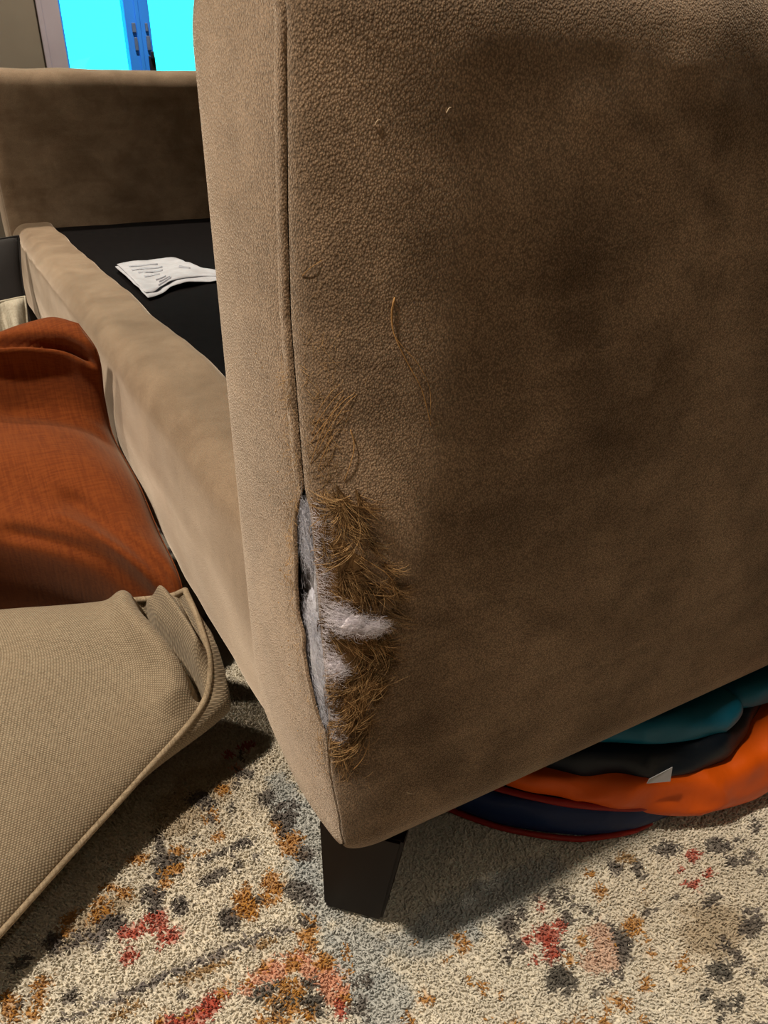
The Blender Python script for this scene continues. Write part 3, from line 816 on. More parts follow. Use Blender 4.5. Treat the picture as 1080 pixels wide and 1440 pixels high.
# ------------------------------------------------------------------ rug
MOT = """B 168 469 20.2 -4.9 -13.8 -58.4;B 154 414 15.0 -1.5 -4.6 -41.5;B 161 345 24.9 -13.4 -14.4 -28.8;B 162 300 18.8 -10.2 -12.4 -22.9;B 285 335 71.4 -3.1 -3.9 -18.7;B 223 328 38.9 -12.6 -5.7 -14.0;B 170 520 15.3 1.1 -1.7 -35.5;T 75 551 28.7 2.8 1.5 -28.7;T -18 476 34.4 10.5 4.5 -15.5;T 109 574 34.0 3.7 0.5 -28.7;T 434 225 25.7 -13.9 -20.4 -17.5;R 3 449 3.7 -4.0 -3.6 -5.9;R 11 447 3.6 -1.9 -1.0 -4.4;R 2 431 5.0 -2.7 -1.4 -6.6;R 21 450 4.7 0.7 1.7 -9.0;R 31 450 5.9 -1.8 -0.6 -6.1;R 33 433 6.2 0.8 1.4 -8.0;R 21 428 2.5 -1.4 -0.7 -3.0;R 29 428 3.5 -1.9 -0.8 -3.0;G 31 472 6.1 -5.9 -4.7 -9.2;G 49 455 4.6 -4.5 -4.3 -7.8;G 81 467 15.2 0.6 0.2 -4.1;G 104 473 3.6 0.2 0.2 -9.2;G 98 489 18.4 1.0 0.1 -3.6;G 119 488 2.9 -1.6 -1.3 -3.7;G 80 422 3.8 -6.0 -6.5 -5.9;O 98 431 6.7 1.6 2.1 -11.6;O 103 433 2.9 -0.6 -1.6 -13.2;O 125 435 6.6 -0.6 -0.9 -12.1;O 118 424 7.9 -2.4 -1.0 -4.7;G 108 429 3.7 -2.0 -1.2 -3.2;V -74 406 3.3 -0.2 0.4 -2.0;V -66 404 3.3 -0.2 0.4 -2.0;V -59 402 3.4 -0.2 0.4 -2.0;V -51 405 3.4 -0.2 0.4 -2.1;V -43 403 3.5 -0.2 0.4 -2.1;V -36 401 3.5 -0.2 0.3 -2.1;V -27 404 3.5 -0.2 0.3 -2.1;V -20 402 3.6 -0.2 0.3 -2.1;V -12 399 3.6 -0.2 0.3 -2.1;V -3 402 3.6 -0.2 0.3 -2.1;V 5 400 3.7 -0.2 0.3 -2.1;V 12 398 3.7 -0.2 0.2 -2.1;V 22 401 3.8 -0.2 0.2 -2.2;V 30 399 3.8 -0.2 0.2 -2.2;V 38 396 3.8 -0.2 0.2 -2.2;V 47 399 3.9 -0.2 0.1 -2.2;V 56 397 3.9 -0.2 0.1 -2.2;V 64 395 3.9 -0.2 0.1 -2.2;V 74 398 4.0 -0.2 0.1 -2.2;V 82 395 4.0 -0.2 0.1 -2.2;V 91 393 4.1 -0.2 0.0 -2.2;V 101 396 4.2 -0.2 -0.0 -2.2;V 110 394 4.2 -0.2 -0.0 -2.2;V 119 391 4.2 -0.2 -0.0 -2.2;V -20 403 2.6 -0.2 0.2 -1.8;V -12 403 2.7 -0.2 0.2 -1.8;V -3 403 2.7 -0.2 0.2 -1.8;V 5 402 2.7 -0.2 0.2 -1.8;V 14 402 2.7 -0.2 0.2 -1.8;V 22 401 2.8 -0.2 0.2 -1.8;V 31 401 2.8 -0.2 0.1 -1.9;V 40 401 2.8 -0.2 0.1 -1.9;V 49 400 2.9 -0.2 0.1 -1.9;V 58 400 2.9 -0.2 0.1 -1.9;V 67 399 2.9 -0.2 0.1 -1.9;V 77 399 3.0 -0.2 0.0 -1.9;V 86 399 3.0 -0.2 0.0 -1.9;V 96 398 3.0 -0.2 -0.0 -1.9;V 105 398 3.1 -0.2 -0.0 -1.9;V 115 397 3.1 -0.2 -0.1 -1.9;O2 52 390 23.2 -2.7 0.0 -2.4;O2 -9 388 12.9 -0.2 0.4 -2.6;O2 101 389 6.8 -0.8 -0.1 -2.5;O -63 440 5.3 -2.9 -0.7 -5.8;O -66 427 4.7 -2.5 -0.7 -6.2;O -70 418 3.7 -2.0 -0.4 -3.8;O -86 435 5.9 -4.5 -2.0 -7.7;O -84 422 4.2 -2.2 -0.5 -4.9;G -78 431 2.1 -2.2 -1.7 -3.5;G -45 420 4.5 -3.5 -1.7 -5.1;O -87 443 3.8 -2.1 -0.3 -3.5;R 34 360 21.3 1.5 1.3 -6.7;R 47 362 6.9 2.0 2.2 -6.6;R 18 363 7.2 -0.9 0.3 -5.5;O 32 363 6.2 0.4 0.4 -2.2;O 57 366 2.1 -1.9 -2.6 -3.9;O 9 368 3.7 -2.0 -0.7 -3.0;G 55 335 1.4 -0.7 -0.3 -0.9;O -29 382 4.6 -2.5 -0.3 -1.5;V 31 380 3.3 -1.8 -0.9 -3.2;G 101 550 7.4 -0.2 -0.3 -8.9;G 98 563 6.4 -3.5 -1.5 -5.2;O 99 531 5.8 -3.1 -2.4 -7.9;G 99 529 2.9 -0.1 -0.3 -7.8;G 49 525 3.1 -0.9 -2.0 -18.5;G 54 503 13.2 -3.8 -0.6 -5.3;G 47 493 10.9 -0.6 0.1 -7.0;O 63 508 5.1 -2.8 -0.9 -3.4;O 29 517 7.0 -2.0 -0.4 -4.2;O 52 492 8.8 -0.5 0.1 -4.1;G 77 514 1.7 -0.9 -1.8 -6.3;O 100 506 5.6 -0.3 -0.2 -4.3;O 82 496 11.4 -0.6 -0.0 -1.8;G 116 487 9.4 -0.6 -0.2 -3.0;G 31 472 5.7 -5.4 -4.7 -9.1;G 48 453 3.3 -2.7 -3.4 -7.5;O 9 490 6.4 -5.2 -1.6 -4.3;O -2 501 6.1 -3.3 -0.7 -3.7;O -11 485 5.1 -5.6 -4.4 -8.1;O -4 478 3.9 -2.1 -0.6 -3.0;G -8 468 8.0 -2.4 -0.2 -4.7;O 44 481 4.9 -2.6 -1.2 -4.7;O -36 487 7.2 2.3 1.1 -3.7;O -17 477 3.9 -2.1 -0.5 -3.0;R 160 603 6.6 0.0 -0.4 -4.7;R 140 602 4.9 -2.6 -1.4 -4.4;G 151 592 2.4 -1.3 -2.5 -7.2;G 138 565 2.5 -2.2 -5.2 -10.5;G 150 566 3.8 -2.1 -1.9 -5.4;G 154 529 6.7 1.3 0.3 -8.0;P 140 579 3.8 -2.1 -0.9 -2.8;G 156 502 4.5 -2.4 -3.5 -8.8;G 121 532 1.8 -1.0 -2.1 -6.2;O 119 559 5.1 -2.8 -1.7 -5.2;O 151 483 3.9 -2.1 -2.4 -6.2;G 90 559 4.6 -2.5 -1.3 -4.5;O 150 494 2.6 -1.4 -1.3 -3.5;V 123 469 2.1 -1.1 -1.6 -4.3;O -40 475 4.2 -2.3 -0.6 -3.9;G -49 473 5.7 -3.1 -1.0 -7.2;V -31 467 4.6 -2.5 -0.9 -5.8;G -49 470 7.1 -0.5 1.0 -7.6;G -38 461 5.3 0.9 1.0 -4.1;G -74 465 6.9 1.2 1.3 -4.7;V -17 455 3.7 -3.4 -4.1 -9.1;V -23 465 3.6 -1.9 -0.5 -3.2;G -5 466 8.0 -2.4 -0.3 -5.5;G 165 501 10.1 1.7 0.3 -11.8;G 155 481 4.1 -2.2 -2.1 -5.2;O 154 468 9.7 1.4 0.3 -8.6;O 158 452 5.1 -2.7 -1.5 -3.5;G 164 451 6.2 -3.4 -3.0 -7.0;G 142 420 8.2 -6.7 -4.3 -6.9;G 149 405 3.7 -2.0 -1.9 -4.3;G 136 393 4.7 -2.5 -1.5 -3.5;O 139 381 3.1 -1.7 -1.5 -3.4;P 80 365 2.8 -3.1 -4.1 -4.9;P 90 366 6.3 0.4 0.8 -6.4;P 102 365 6.4 -0.8 -0.3 -6.4;P 115 365 7.1 -1.6 -0.8 -5.7;P 124 357 7.1 -3.8 -2.8 -6.4;P 132 344 3.8 -8.9 -6.5 -2.9;P 134 333 4.3 -6.8 -7.4 -5.1;P 137 323 4.1 -3.2 -4.5 -6.2;P 75 361 3.5 -1.9 -1.5 -4.3;O 94 372 4.9 1.4 1.0 -3.5;O 114 363 4.7 -2.6 -2.1 -5.1;O 136 353 5.1 -5.7 -4.3 -4.4;O 78 366 2.6 -1.4 -1.3 -3.8;O 148 335 2.6 -1.4 -1.7 -3.4;O 138 319 3.4 -1.8 -1.3 -2.8;R 132 313 2.6 -0.9 -1.7 -6.1;O 131 379 4.9 -2.6 -1.5 -3.5;O 134 368 2.3 -2.6 -3.8 -4.1;O 156 350 2.9 -1.6 -2.5 -5.1;G 140 390 4.2 -2.3 -1.8 -4.2;O 143 390 3.0 -1.6 -1.1 -2.5;D 116 341 5.8 -3.1 -2.3 -5.4;D 116 331 4.4 -6.7 -6.1 -4.2;D 116 322 4.5 -2.4 -2.5 -5.7;D 106 337 6.3 -3.4 -2.0 -4.7;D 93 353 7.5 -1.0 -0.1 -3.4;D 81 353 4.7 1.2 1.2 -4.0;O 105 345 6.3 -4.9 -2.8 -4.3;O 106 325 4.9 -6.2 -2.6 -2.2;O 99 334 2.7 -1.5 -1.1 -2.8;O 89 342 4.5 -2.5 -1.8 -4.7;O 76 334 3.5 -2.7 -2.6 -4.3;O 89 325 3.3 -1.8 -1.5 -3.8;O 86 331 3.3 -1.8 -1.3 -3.4;D 91 335 2.5 -1.3 -1.8 -4.7;O 108 320 2.2 -1.2 -1.0 -2.3;G 158 323 3.0 -3.4 -4.1 -3.8;G 151 326 2.8 -1.5 -1.3 -2.6;G 147 307 2.7 -0.7 -1.4 -6.8;G 140 307 2.9 -1.6 -1.3 -2.7;G 137 295 5.5 -3.0 -1.6 -3.2;V 103 309 2.2 -1.2 -0.5 -1.1;V 121 305 3.3 -1.8 -0.4 -0.9;G 82 421 2.9 -6.6 -6.5 -3.8;O 98 423 5.0 -5.8 -4.7 -5.9;G 339 308 3.1 -6.7 -8.5 -4.1;G 334 295 4.7 -1.5 -5.7 -9.4;G 283 307 6.7 -1.0 -2.3 -7.5;G 300 311 2.9 -1.6 -3.6 -4.7;G 266 287 3.5 -0.5 -1.6 -5.4;G 281 288 4.5 -2.4 -3.3 -4.3;G 319 316 1.8 -0.6 -2.3 -4.0;G 350 287 1.6 -3.5 -3.2 -1.5;G 353 277 2.6 -1.4 -1.3 -1.5;R 318 308 2.6 -1.4 -2.5 -3.1;R 320 286 3.3 -1.8 -4.9 -5.9;R 304 287 4.6 -2.5 -3.9 -4.9;R 308 281 4.1 -2.2 -2.4 -2.9;R 300 271 7.2 -2.4 -2.6 -4.5;R 285 273 3.5 -1.9 -2.2 -2.8;R 290 291 2.5 -1.4 -2.3 -2.9;R 303 280 2.0 -1.1 -1.9 -2.4;D 293 257 4.9 -2.6 -4.0 -4.8;D 296 248 4.6 -5.5 -6.6 -4.1;D 285 252 3.3 -3.9 -6.5 -4.1;G 308 232 2.9 -3.4 -3.6 -2.1;G 323 233 4.7 -0.8 -0.8 -1.9;G 336 233 3.4 -1.8 -3.2 -3.4;G 353 258 2.1 -9.6 -7.2 -1.9;G 351 247 5.1 -1.7 -5.0 -7.3;G 355 264 2.2 -4.7 -3.2 -1.3;O 347 255 3.5 -1.9 -2.1 -2.3;O 327 269 3.0 -1.6 -2.9 -3.3;G 311 272 2.0 -1.1 -3.5 -4.2;O 308 261 2.5 -1.3 -2.7 -3.1;P2 344 265 7.6 -4.1 -6.0 -6.5;P2 337 253 9.6 -0.1 -2.1 -10.5;P2 322 251 4.9 -2.7 -4.7 -5.3;D 406 199 10.7 -3.6 -3.0 -3.5;D 382 190 3.3 -1.8 -3.9 -3.4;D 388 177 3.8 -4.7 -4.5 -2.0;D 400 175 2.1 -2.5 -6.9 -3.0;D 379 173 2.3 -1.3 -2.5 -2.1;D 404 194 5.3 -2.9 -2.7 -2.3;O 385 215 6.6 0.6 -0.2 -3.9;O 375 259 -0.3 -7.0 -6.9 -0.9;O 372 244 2.0 -1.1 -3.1 -3.1;O 322 216 3.1 -5.8 -3.9 -1.5;O 299 211 3.4 -4.0 -3.4 -1.9;O 347 217 3.4 -1.8 -2.8 -2.8;O 241 310 3.5 -1.9 -3.3 -5.0;O 241 320 4.1 -2.2 -1.3 -2.1;O 194 288 3.2 -3.6 -2.9 -2.4;O 174 282 3.1 -0.5 -1.0 -6.5;O 234 275 2.9 -1.6 -2.5 -3.6;O 245 265 1.9 -1.0 -1.9 -2.6;O 235 242 5.2 -4.1 -2.6 -2.5;O 276 219 5.5 -3.0 -2.0 -2.3;O 324 195 4.5 -0.9 -1.9 -4.3;O 228 286 1.4 -0.8 -1.5 -2.3;O 224 308 2.0 -1.1 -1.3 -2.0;O 370 234 2.0 -1.1 -2.2 -2.2;O 375 253 3.1 -1.7 -2.7 -2.8;O 225 256 1.9 -1.0 -1.2 -1.7;O 308 217 1.9 -1.0 -2.2 -2.3;O 291 219 1.8 -1.0 -1.7 -1.9;O 406 278 2.2 -1.2 -2.5 -2.5;O 373 295 1.6 -3.6 -4.8 -2.1;O 375 313 3.3 -1.8 -2.9 -3.3;O 207 332 2.0 -1.1 -1.2 -2.1;R 471 282 4.5 -3.9 -4.1 -2.8;R 450 278 2.5 -1.3 -2.2 -2.1;R 469 263 6.1 -0.0 -1.0 -2.6;R 450 262 7.0 -1.1 -1.7 -2.8;R 440 265 2.2 -1.2 -1.4 -1.2;G 451 243 11.0 -0.2 -1.4 -3.8;G 442 242 3.2 -1.7 -2.1 -1.9;G 460 211 10.0 -0.4 -2.2 -5.6;G 467 222 2.6 -1.4 -4.4 -3.5;G 427 212 3.5 -1.2 -3.6 -4.1;G 428 199 3.8 -0.7 -3.2 -5.1;G 428 186 2.4 -1.3 -1.9 -1.5;G 391 263 4.2 -2.3 -2.2 -2.2;G 400 260 2.1 -1.1 -1.5 -1.4;G 400 306 5.9 0.1 -1.7 -6.2;G 417 295 4.7 -1.1 -4.8 -7.7;O2 415 309 7.3 -3.9 -2.7 -2.8;G 499 279 7.3 -6.4 -6.5 -4.3;G 494 262 2.9 -4.1 -4.6 -2.3;G 505 256 2.8 -1.5 -2.5 -2.0;G 517 258 2.5 -3.7 -4.0 -1.9;G 511 242 4.4 -2.4 -2.5 -1.9;G 455 298 10.2 -5.5 -4.1 -3.9;G 548 277 4.1 -2.2 -5.5 -4.4;G 426 261 1.6 -2.2 -2.7 -1.4;T 400 269 4.2 -2.3 -3.0 -2.9;G 520 274 3.5 -1.9 -2.6 -2.1;G 399 155 4.6 -2.5 -3.0 -2.3;G 327 190 3.2 -1.7 -1.5 -1.4;G 429 174 1.9 -1.0 -3.3 -2.6;V 473 218 2.1 -1.1 -2.8 -2.2;T 459 273 2.8 -1.5 -1.7 -1.5"""
RC = {'B': (0.43, 0.455, 0.455), 'T': (0.40, 0.315, 0.205), 'R': (0.42, 0.075, 0.045), 'G': (0.110, 0.094, 0.086), 'D': (0.090, 0.082, 0.072),
      'O': (0.45, 0.215, 0.040), 'O2': (0.33, 0.20, 0.075), 'V': (0.17, 0.15, 0.145), 'P': (0.62, 0.31, 0.20), 'P2': (0.60, 0.42, 0.32)}
MOTIFS = [m.split() for m in MOT.split(';')]
def vnoise(x, y, s, seed):
    x = x * s + seed * 17.3; y = y * s - seed * 9.1
    xi = np.floor(x).astype(np.int64); yi = np.floor(y).astype(np.int64)
    fx = x - xi; fy = y - yi; fx = fx*fx*(3-2*fx); fy = fy*fy*(3-2*fy)
    def h(a, b):
        n = (a * 374761393 + b * 668265263 + seed * 1442695041) & 0x7fffffff
        n = ((n ^ (n >> 13)) * 1274126177) & 0x7fffffff
        return ((n ^ (n >> 16)) & 0xffff) / 65535.0
    return (h(xi, yi)*(1-fx) + h(xi+1, yi)*fx)*(1-fy) + (h(xi, yi+1)*(1-fx) + h(xi+1, yi+1)*fx)*fy
def rug_colour(x, y):
    n1 = vnoise(x, y, 9, 1); n2 = vnoise(x, y, 300, 2); n3_ = vnoise(x, y, 110, 3)
    c = np.array([0.760, 0.715, 0.610])[None, :] * (0.90 + 0.16 * n1[:, None])
    c = c * (0.92 + 0.12 * n3_[:, None])
    tan = sstep(0.55, 0.8, vnoise(x, y, 6, 5))[:, None] * 0.35
    c = c * (1 - tan) + np.array([0.62, 0.54, 0.42])[None, :] * tan
    # scattered motifs where no measured ones lie (outside the photographed patch)
    fw = x * 0.4756 + y * 0.8797; la = x * 0.8797 - y * 0.4756
    far = 1 - (sstep(0.30, 0.33, fw) * (1 - sstep(0.70, 0.76, y)) * sstep(-0.40, -0.34, la) * (1 - sstep(0.46, 0.52, la)))
    for k, key in enumerate(('G', 'O', 'R', 'V')):
        m = (vnoise(x, y, 26, 20 + k) * 0.7 + vnoise(x, y, 90, 30 + k) * 0.3 > (0.70, 0.72, 0.78, 0.74)[k]) * far > 0.5
        c[m] = RC[key]
    for m in MOTIFS:
        key = m[0]; cx, cy, ux, uy, vx, vy = [float(q) / 1000 for q in m[1:]]
        det = ux * vy - uy * vx
        dx, dy = x - cx, y - cy
        rad = 3.2 * max(math.hypot(ux, uy), math.hypot(vx, vy))
        idx = np.where((abs(dx) < rad) & (abs(dy) < rad))[0]
        if not len(idx): continue
        dx, dy = dx[idx], dy[idx]
        a = (dx * vy - dy * vx) / det; b = (dy * ux - dx * uy) / det
        d = np.sqrt(a*a + b*b)
        soft = key in 'BT'
        jit = (n2[idx] - 0.5) * (0.40 if not soft else 0.5) + (n3_[idx] - 0.5) * (0.6 if not soft else 0.8)
        if soft:
            w_ = (1 - sstep(0.7, 1.25, d + jit * 0.6)) * 0.75
            c[idx] = c[idx] * (1 - w_[:, None]) + np.array(RC[key])[None, :] * w_[:, None]
        else:
            hit = d + jit < 1.22
            hole = vnoise(x[idx], y[idx], 170, 9) > 0.86
            ii = idx[hit & ~hole]
            mixw = (0.80 + 0.2 * n2[ii])[:, None]
            c[ii] = c[ii] * (1 - mixw) + np.array(RC[key])[None, :] * mixw
    return c

def set_col(o, c):
    a = o.data.color_attributes.new('Col', 'FLOAT_COLOR', 'POINT')
    a.data.foreach_set('color', np.c_[c, np.ones(len(c))].astype(np.float32).ravel())

rug = empty('rug', (-0.1, 0.9, -0.008))
tag(rug, 'cream pile rug with distressed ochre, red, pink and grey pattern', 'rug')
def rug_grid(name, x0, x1, y0, y1, step, z):
    xs = np.arange(x0, x1 + step/2, step); ys = np.arange(y0, y1 + step/2, step)
    X, Y = np.meshgrid(xs, ys, indexing='ij'); nx, ny = X.shape
    V = np.stack([X.ravel(), Y.ravel(), np.full(X.size, z)], 1)
    i, j = np.meshgrid(np.arange(nx-1), np.arange(ny-1), indexing='ij')
    a = (i * ny + j).ravel()
    F = np.stack([a, a + ny, a + ny + 1, a + 1], 1)
    o = fast_mesh(name, V, F, M['rug'], rug)
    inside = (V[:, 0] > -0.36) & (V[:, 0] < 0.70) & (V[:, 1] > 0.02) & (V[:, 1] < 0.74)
    set_col(o, rug_colour(V[:, 0], V[:, 1]) * np.where(inside, 0.92, 0.68)[:, None])   # pile self-shading painted in: base darkened, more so where no tufts stand
    return o
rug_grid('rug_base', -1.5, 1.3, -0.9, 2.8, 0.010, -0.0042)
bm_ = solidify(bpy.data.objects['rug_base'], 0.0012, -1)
# pile: every tuft a small leaning cone, thick where the photograph looks at it closely
def tufts(x0, x1, y0, y1, step, h):
    xs = np.arange(x0, x1, step); ys = np.arange(y0, y1, step)
    X, Y = np.meshgrid(xs, ys, indexing='ij')
    X = X.ravel() + rng.uniform(-.5, .5, X.size) * step; Y = Y.ravel() + rng.uniform(-.5, .5, Y.size) * step
    keep = ~((X < -0.02) & (Y > 0.62)) & ~((X > 0.30) & (Y > 0.46)) & (Y < 0.74 + 0 * X)
    X, Y = X[keep], Y[keep]
    col = rug_colour(X, Y) * rng.uniform(0.88, 1.08, X.size)[:, None]
    n = X.size; rad = step * rng.uniform(0.50, 0.80, n)
    ang0 = rng.uniform(0, 6.28, n)
    lean_d = rng.normal(-2.0, 0.9, n); lean = rng.uniform(0.3, 1.1, n) * h * 0.75
    hh = h * rng.uniform(0.80, 1.10, n)
    V = np.zeros((n, 7, 3))
    for k in range(3):
        a = ang0 + k * math.pi * 2 / 3
        V[:, k, 0] = X + rad * np.cos(a); V[:, k, 1] = Y + rad * np.sin(a); V[:, k, 2] = -0.0068
        V[:, 3 + k, 0] = X + 0.75 * rad * np.cos(a) + 0.6 * lean * np.cos(lean_d)
        V[:, 3 + k, 1] = Y + 0.75 * rad * np.sin(a) + 0.6 * lean * np.sin(lean_d); V[:, 3 + k, 2] = -0.0068 + 0.72 * hh
    V[:, 6, 0] = X + lean * np.cos(lean_d); V[:, 6, 1] = Y + lean * np.sin(lean_d); V[:, 6, 2] = -0.0068 + hh
    F = []
    for k in range(3):
        q = (k + 1) % 3
        F += [(k, q, 3 + q), (k, 3 + q, 3 + k), (3 + k, 3 + q, 6)]
    F = (np.array(F)[None] + (np.arange(n) * 7)[:, None, None]).reshape(-1, 3)
    o = fast_mesh('pile', V.reshape(-1, 3), F, M['rug'], rug)
    set_col(o, np.repeat(col, 7, axis=0))
    return tag(o, kind='stuff')
tufts(-0.36, 0.70, 0.02, 0.80, 0.0020, 0.0082)

# ------------------------------------------------------------------ pillows
def coons(right, top, left, bottom, n):
    """boundary polylines: right/left run bottom->top, bottom/top run left->right; returns (n,n,3), [u][v]"""
    Rr, T, L, B = (catmull(p, n) for p in (right, top, left, bottom))
    u = np.linspace(0, 1, n)[:, None, None]; v = np.linspace(0, 1, n)[None, :, None]
    S = (1-u) * L[None] + u * Rr[None] + (1-v) * B[:, None] + v * T[:, None]
    S -= (1-u)*(1-v)*B[0] + u*(1-v)*B[-1] + (1-u)*v*T[0] + u*v*T[-1]
    return S

def pillow_mesh(name, S, nrm, up, dn, mat, disp=None, zmin=None, parent=None, xmax=None, uvscale=1.0, p=(0.55, 0.55), belly=None, belly_v=(0.80, 0.13)):
    n = S.shape[0]
    nrm = np.array(nrm, float); nrm /= np.linalg.norm(nrm)
    u = np.linspace(0, 1, n)[:, None]; v = np.linspace(0, 1, n)[None, :]
    bell = (4*u*(1-u)) ** p[0] * (4*v*(1-v)) ** p[1]
    V = []; F = []; UV = []
    for side, amt in ((1, up), (-1, dn)):
        G = S + nrm[None, None] * (side * amt * bell)[..., None]
        if side == 1 and disp is not None:
            D = disp(u, v)
            G = G + nrm[None, None] * D[..., None]
        if side == -1 and belly is not None:
            G = G + np.array(belly)[None, None] * (np.minimum(1, (1 - u) * 9) ** 0.5 * u ** 3 * np.exp(-((v - belly_v[0]) / belly_v[1]) ** 2))[..., None]
        if zmin is not None: G[..., 2] = np.maximum(G[..., 2], zmin)
        if xmax is not None: G[..., 0] = np.minimum(G[..., 0], xmax)
        off = len(V)
        V += [tuple(q) for q in G.reshape(-1, 3)]
        UV += [(a * uvscale, b * uvscale) for a in np.linspace(0, 1, n) for b in np.linspace(0, 1, n)]
        F += grid_faces(n, n, off=off, flip=(side == -1))
    me = bpy.data.meshes.new(name)
    me.from_pydata(V, [], F)
    me.polygons.foreach_set('use_smooth', [True] * len(me.polygons))
    uvl = me.uv_layers.new(name='uv')
    vi = np.zeros(len(me.loops), np.int32); me.loops.foreach_get('vertex_index', vi)
    uvl.data.foreach_set('uv', np.array(UV, np.float32)[vi].ravel())
    bm = bmesh.new(); bm.from_mesh(me); bmesh.ops.remove_doubles(bm, verts=bm.verts, dist=1e-5)
    bmesh.ops.recalc_face_normals(bm, faces=bm.faces); bm.to_mesh(me); bm.free()
    return link(name, me, mat, parent)

def npnoise(u, v, s, seed):
    U, Vv = np.broadcast_arrays(u, v)
    return vnoise(U.ravel(), Vv.ravel(), s, seed).reshape(U.shape) - 0.5
def ridge(u, v, pts, wd, am):
    """signed fold along a polyline in uv"""
    U, Vv = np.broadcast_arrays(u, v); best = np.full(U.shape, 9.0)
    for (a, b), (c, d) in zip(pts[:-1], pts[1:]):
        t = np.clip(((U-a)*(c-a) + (Vv-b)*(d-b)) / ((c-a)**2 + (d-b)**2), 0, 1)
        best = np.minimum(best, np.hypot(U - a - t*(c-a), Vv - b - t*(d-b)))
    return am * np.exp(-(best / wd) ** 2)

# beige woven pillow in the foreground: right edge carries the piping
NB = 190
b_right = [(-0.215,0.362,0.045),(-0.1298,0.4229,0.0450),(-0.0808,0.4563,0.0500),(-0.0225,0.4993,0.0550),(0.0469,0.5407,0.0700),(0.1145,0.5710,0.1000),(0.1300,0.5890,0.1280),(0.1325,0.6240,0.1560),(0.1300,0.6540,0.1745)]
b_top = [(-0.300,0.900,0.078),(-0.17,0.855,0.092),(-0.04,0.795,0.114),(0.030,0.755,0.126),(0.085,0.722,0.137),(0.118,0.686,0.152),(0.1300,0.6540,0.1745)]
b_left = [(-0.53,0.60,0.05),(-0.47,0.70,0.055),(-0.38,0.82,0.065),(-0.300,0.895,0.075)]
b_bot = [(-0.53,0.60,0.05),(-0.42,0.51,0.045),(-0.30,0.42,0.045),(-0.215,0.362,0.045)]
SB = coons(b_right, b_top, b_left, b_bot, NB)
def b_disp(u, v):
    d = 0.004 * npnoise(u, v, 5, 3) + 0.0022 * npnoise(u, v, 13, 4)
    e = np.minimum(1, np.minimum(np.minimum(u, 1-u), np.minimum(v, 1-v)) * 40)
    cr = [(0.850, 1.0), (0.850, 0.965), (0.862, 0.925), (0.89, 0.885), (0.93, 0.84), (0.985, 0.785)]
    f = ridge(u, v, cr, 0.011, -0.040)
    f = f + ridge(u, v, [(a_ - 0.034, b_ - 0.030) for a_, b_ in cr], 0.030, 0.016)
    f = f + ridge(u, v, [(0.905, 0.985), (0.915, 0.945), (0.94, 0.90), (0.972, 0.855)], 0.022, 0.024)
    f = f + ridge(u, v, [(0.962, 0.985), (0.972, 0.93), (0.984, 0.88)], 0.008, -0.012)
    e2 = np.minimum(1, np.minimum(1 - u, 1 - v) * 30 + 0.3)
    return d * e + f * e2 * np.minimum(1, np.minimum(1 - u, 1 - v) * 200)
beige = empty('woven_pillow', (-0.2, 0.62, 0.0))
tag(beige, 'large beige basket-weave pillow with piped edge lying on the rug', 'pillow')
pillow_mesh('pillow_cover', SB, (-0.10, -0.22, 1), 0.098, 0.08, M['weave'], b_disp, 0.0035, beige, 0.1425, p=(0.72, 0.62), belly=(0.075, -0.022, 0.004))
loop = np.vstack([SB[-1, :, :], SB[::-1, -1, :][1:], SB[0, ::-1, :][1:], SB[:, 0, :][1:-1]])
V, F = tube_arrays(loop, 0.0031, 8, False)
nL = len(loop)
F += [((nL-1)*8 + k, (nL-1)*8 + (k+1) % 8, (k+1) % 8, k) for k in range(8)]
mesh('piping', V, F, M['piping'], beige)

# rust linen pillow leaning on the rail
o_right = [(0.138,0.705,0.045),(0.140,0.715,0.090),(0.1410,0.7286,0.1411),(0.1410,0.8092,0.1589),(0.1400,0.8838,0.1867),(0.1380,1.0251,0.2063),(0.1370,1.0317,0.2547),(0.1340,0.9991,0.3259),(0.1200,1.0180,0.3589)]
o_top = [(-0.43,1.16,0.295),(-0.25,1.13,0.315),(-0.06,1.10,0.328),(0.015,1.082,0.338),(0.060,1.070,0.3528),(0.0940,1.050,0.3625),(0.1200,1.0180,0.3589)]
o_left = [(-0.41,0.97,0.05),(-0.44,1.04,0.13),(-0.44,1.11,0.22),(-0.43,1.16,0.295)]
o_bot = [(-0.41,0.97,0.05),(-0.22,0.95,0.05),(-0.02,0.90,0.05),(0.07,0.82,0.050),(0.138,0.705,0.045)]
SO = coons(o_right, o_top, o_left, o_bot, 110)
def o_disp(u, v):
    d = 0.006 * npnoise(u, v, 4, 13) + 0.003 * npnoise(u, v, 9, 14)
    d = d + ridge(u, v, [(0.70, 0.985), (0.80, 0.945), (0.90, 0.905), (0.985, 0.885)], 0.020, -0.026)
    d = d + ridge(u, v, [(0.72, 0.93), (0.84, 0.885), (0.96, 0.85)], 0.035, 0.010)
    d = d + ridge(u, v, [(0.99, 0.62), (0.90, 0.66), (0.80, 0.70)], 0.040, -0.010)
    d = d + ridge(u, v, [(0.985, 0.14), (0.90, 0.24), (0.84, 0.33)], 0.030, -0.012)
    d = d + ridge(u, v, [(0.97, 0.08), (0.84, 0.16), (0.70, 0.20)], 0.030, -0.010)
    d = d + ridge(u, v, [(0.985, 0.10), (0.88, 0.20), (0.80, 0.27)], 0.018, 0.006)
    e = np.minimum(1, np.minimum(np.minimum(u, 1-u), np.minimum(v, 1-v)) * 25)
    return d * e
rust = empty('rust_pillow', (-0.15, 0.95, 0.0))
tag(rust, 'rust orange linen pillow leaning between the sofa rail and beige pillow', 'pillow')
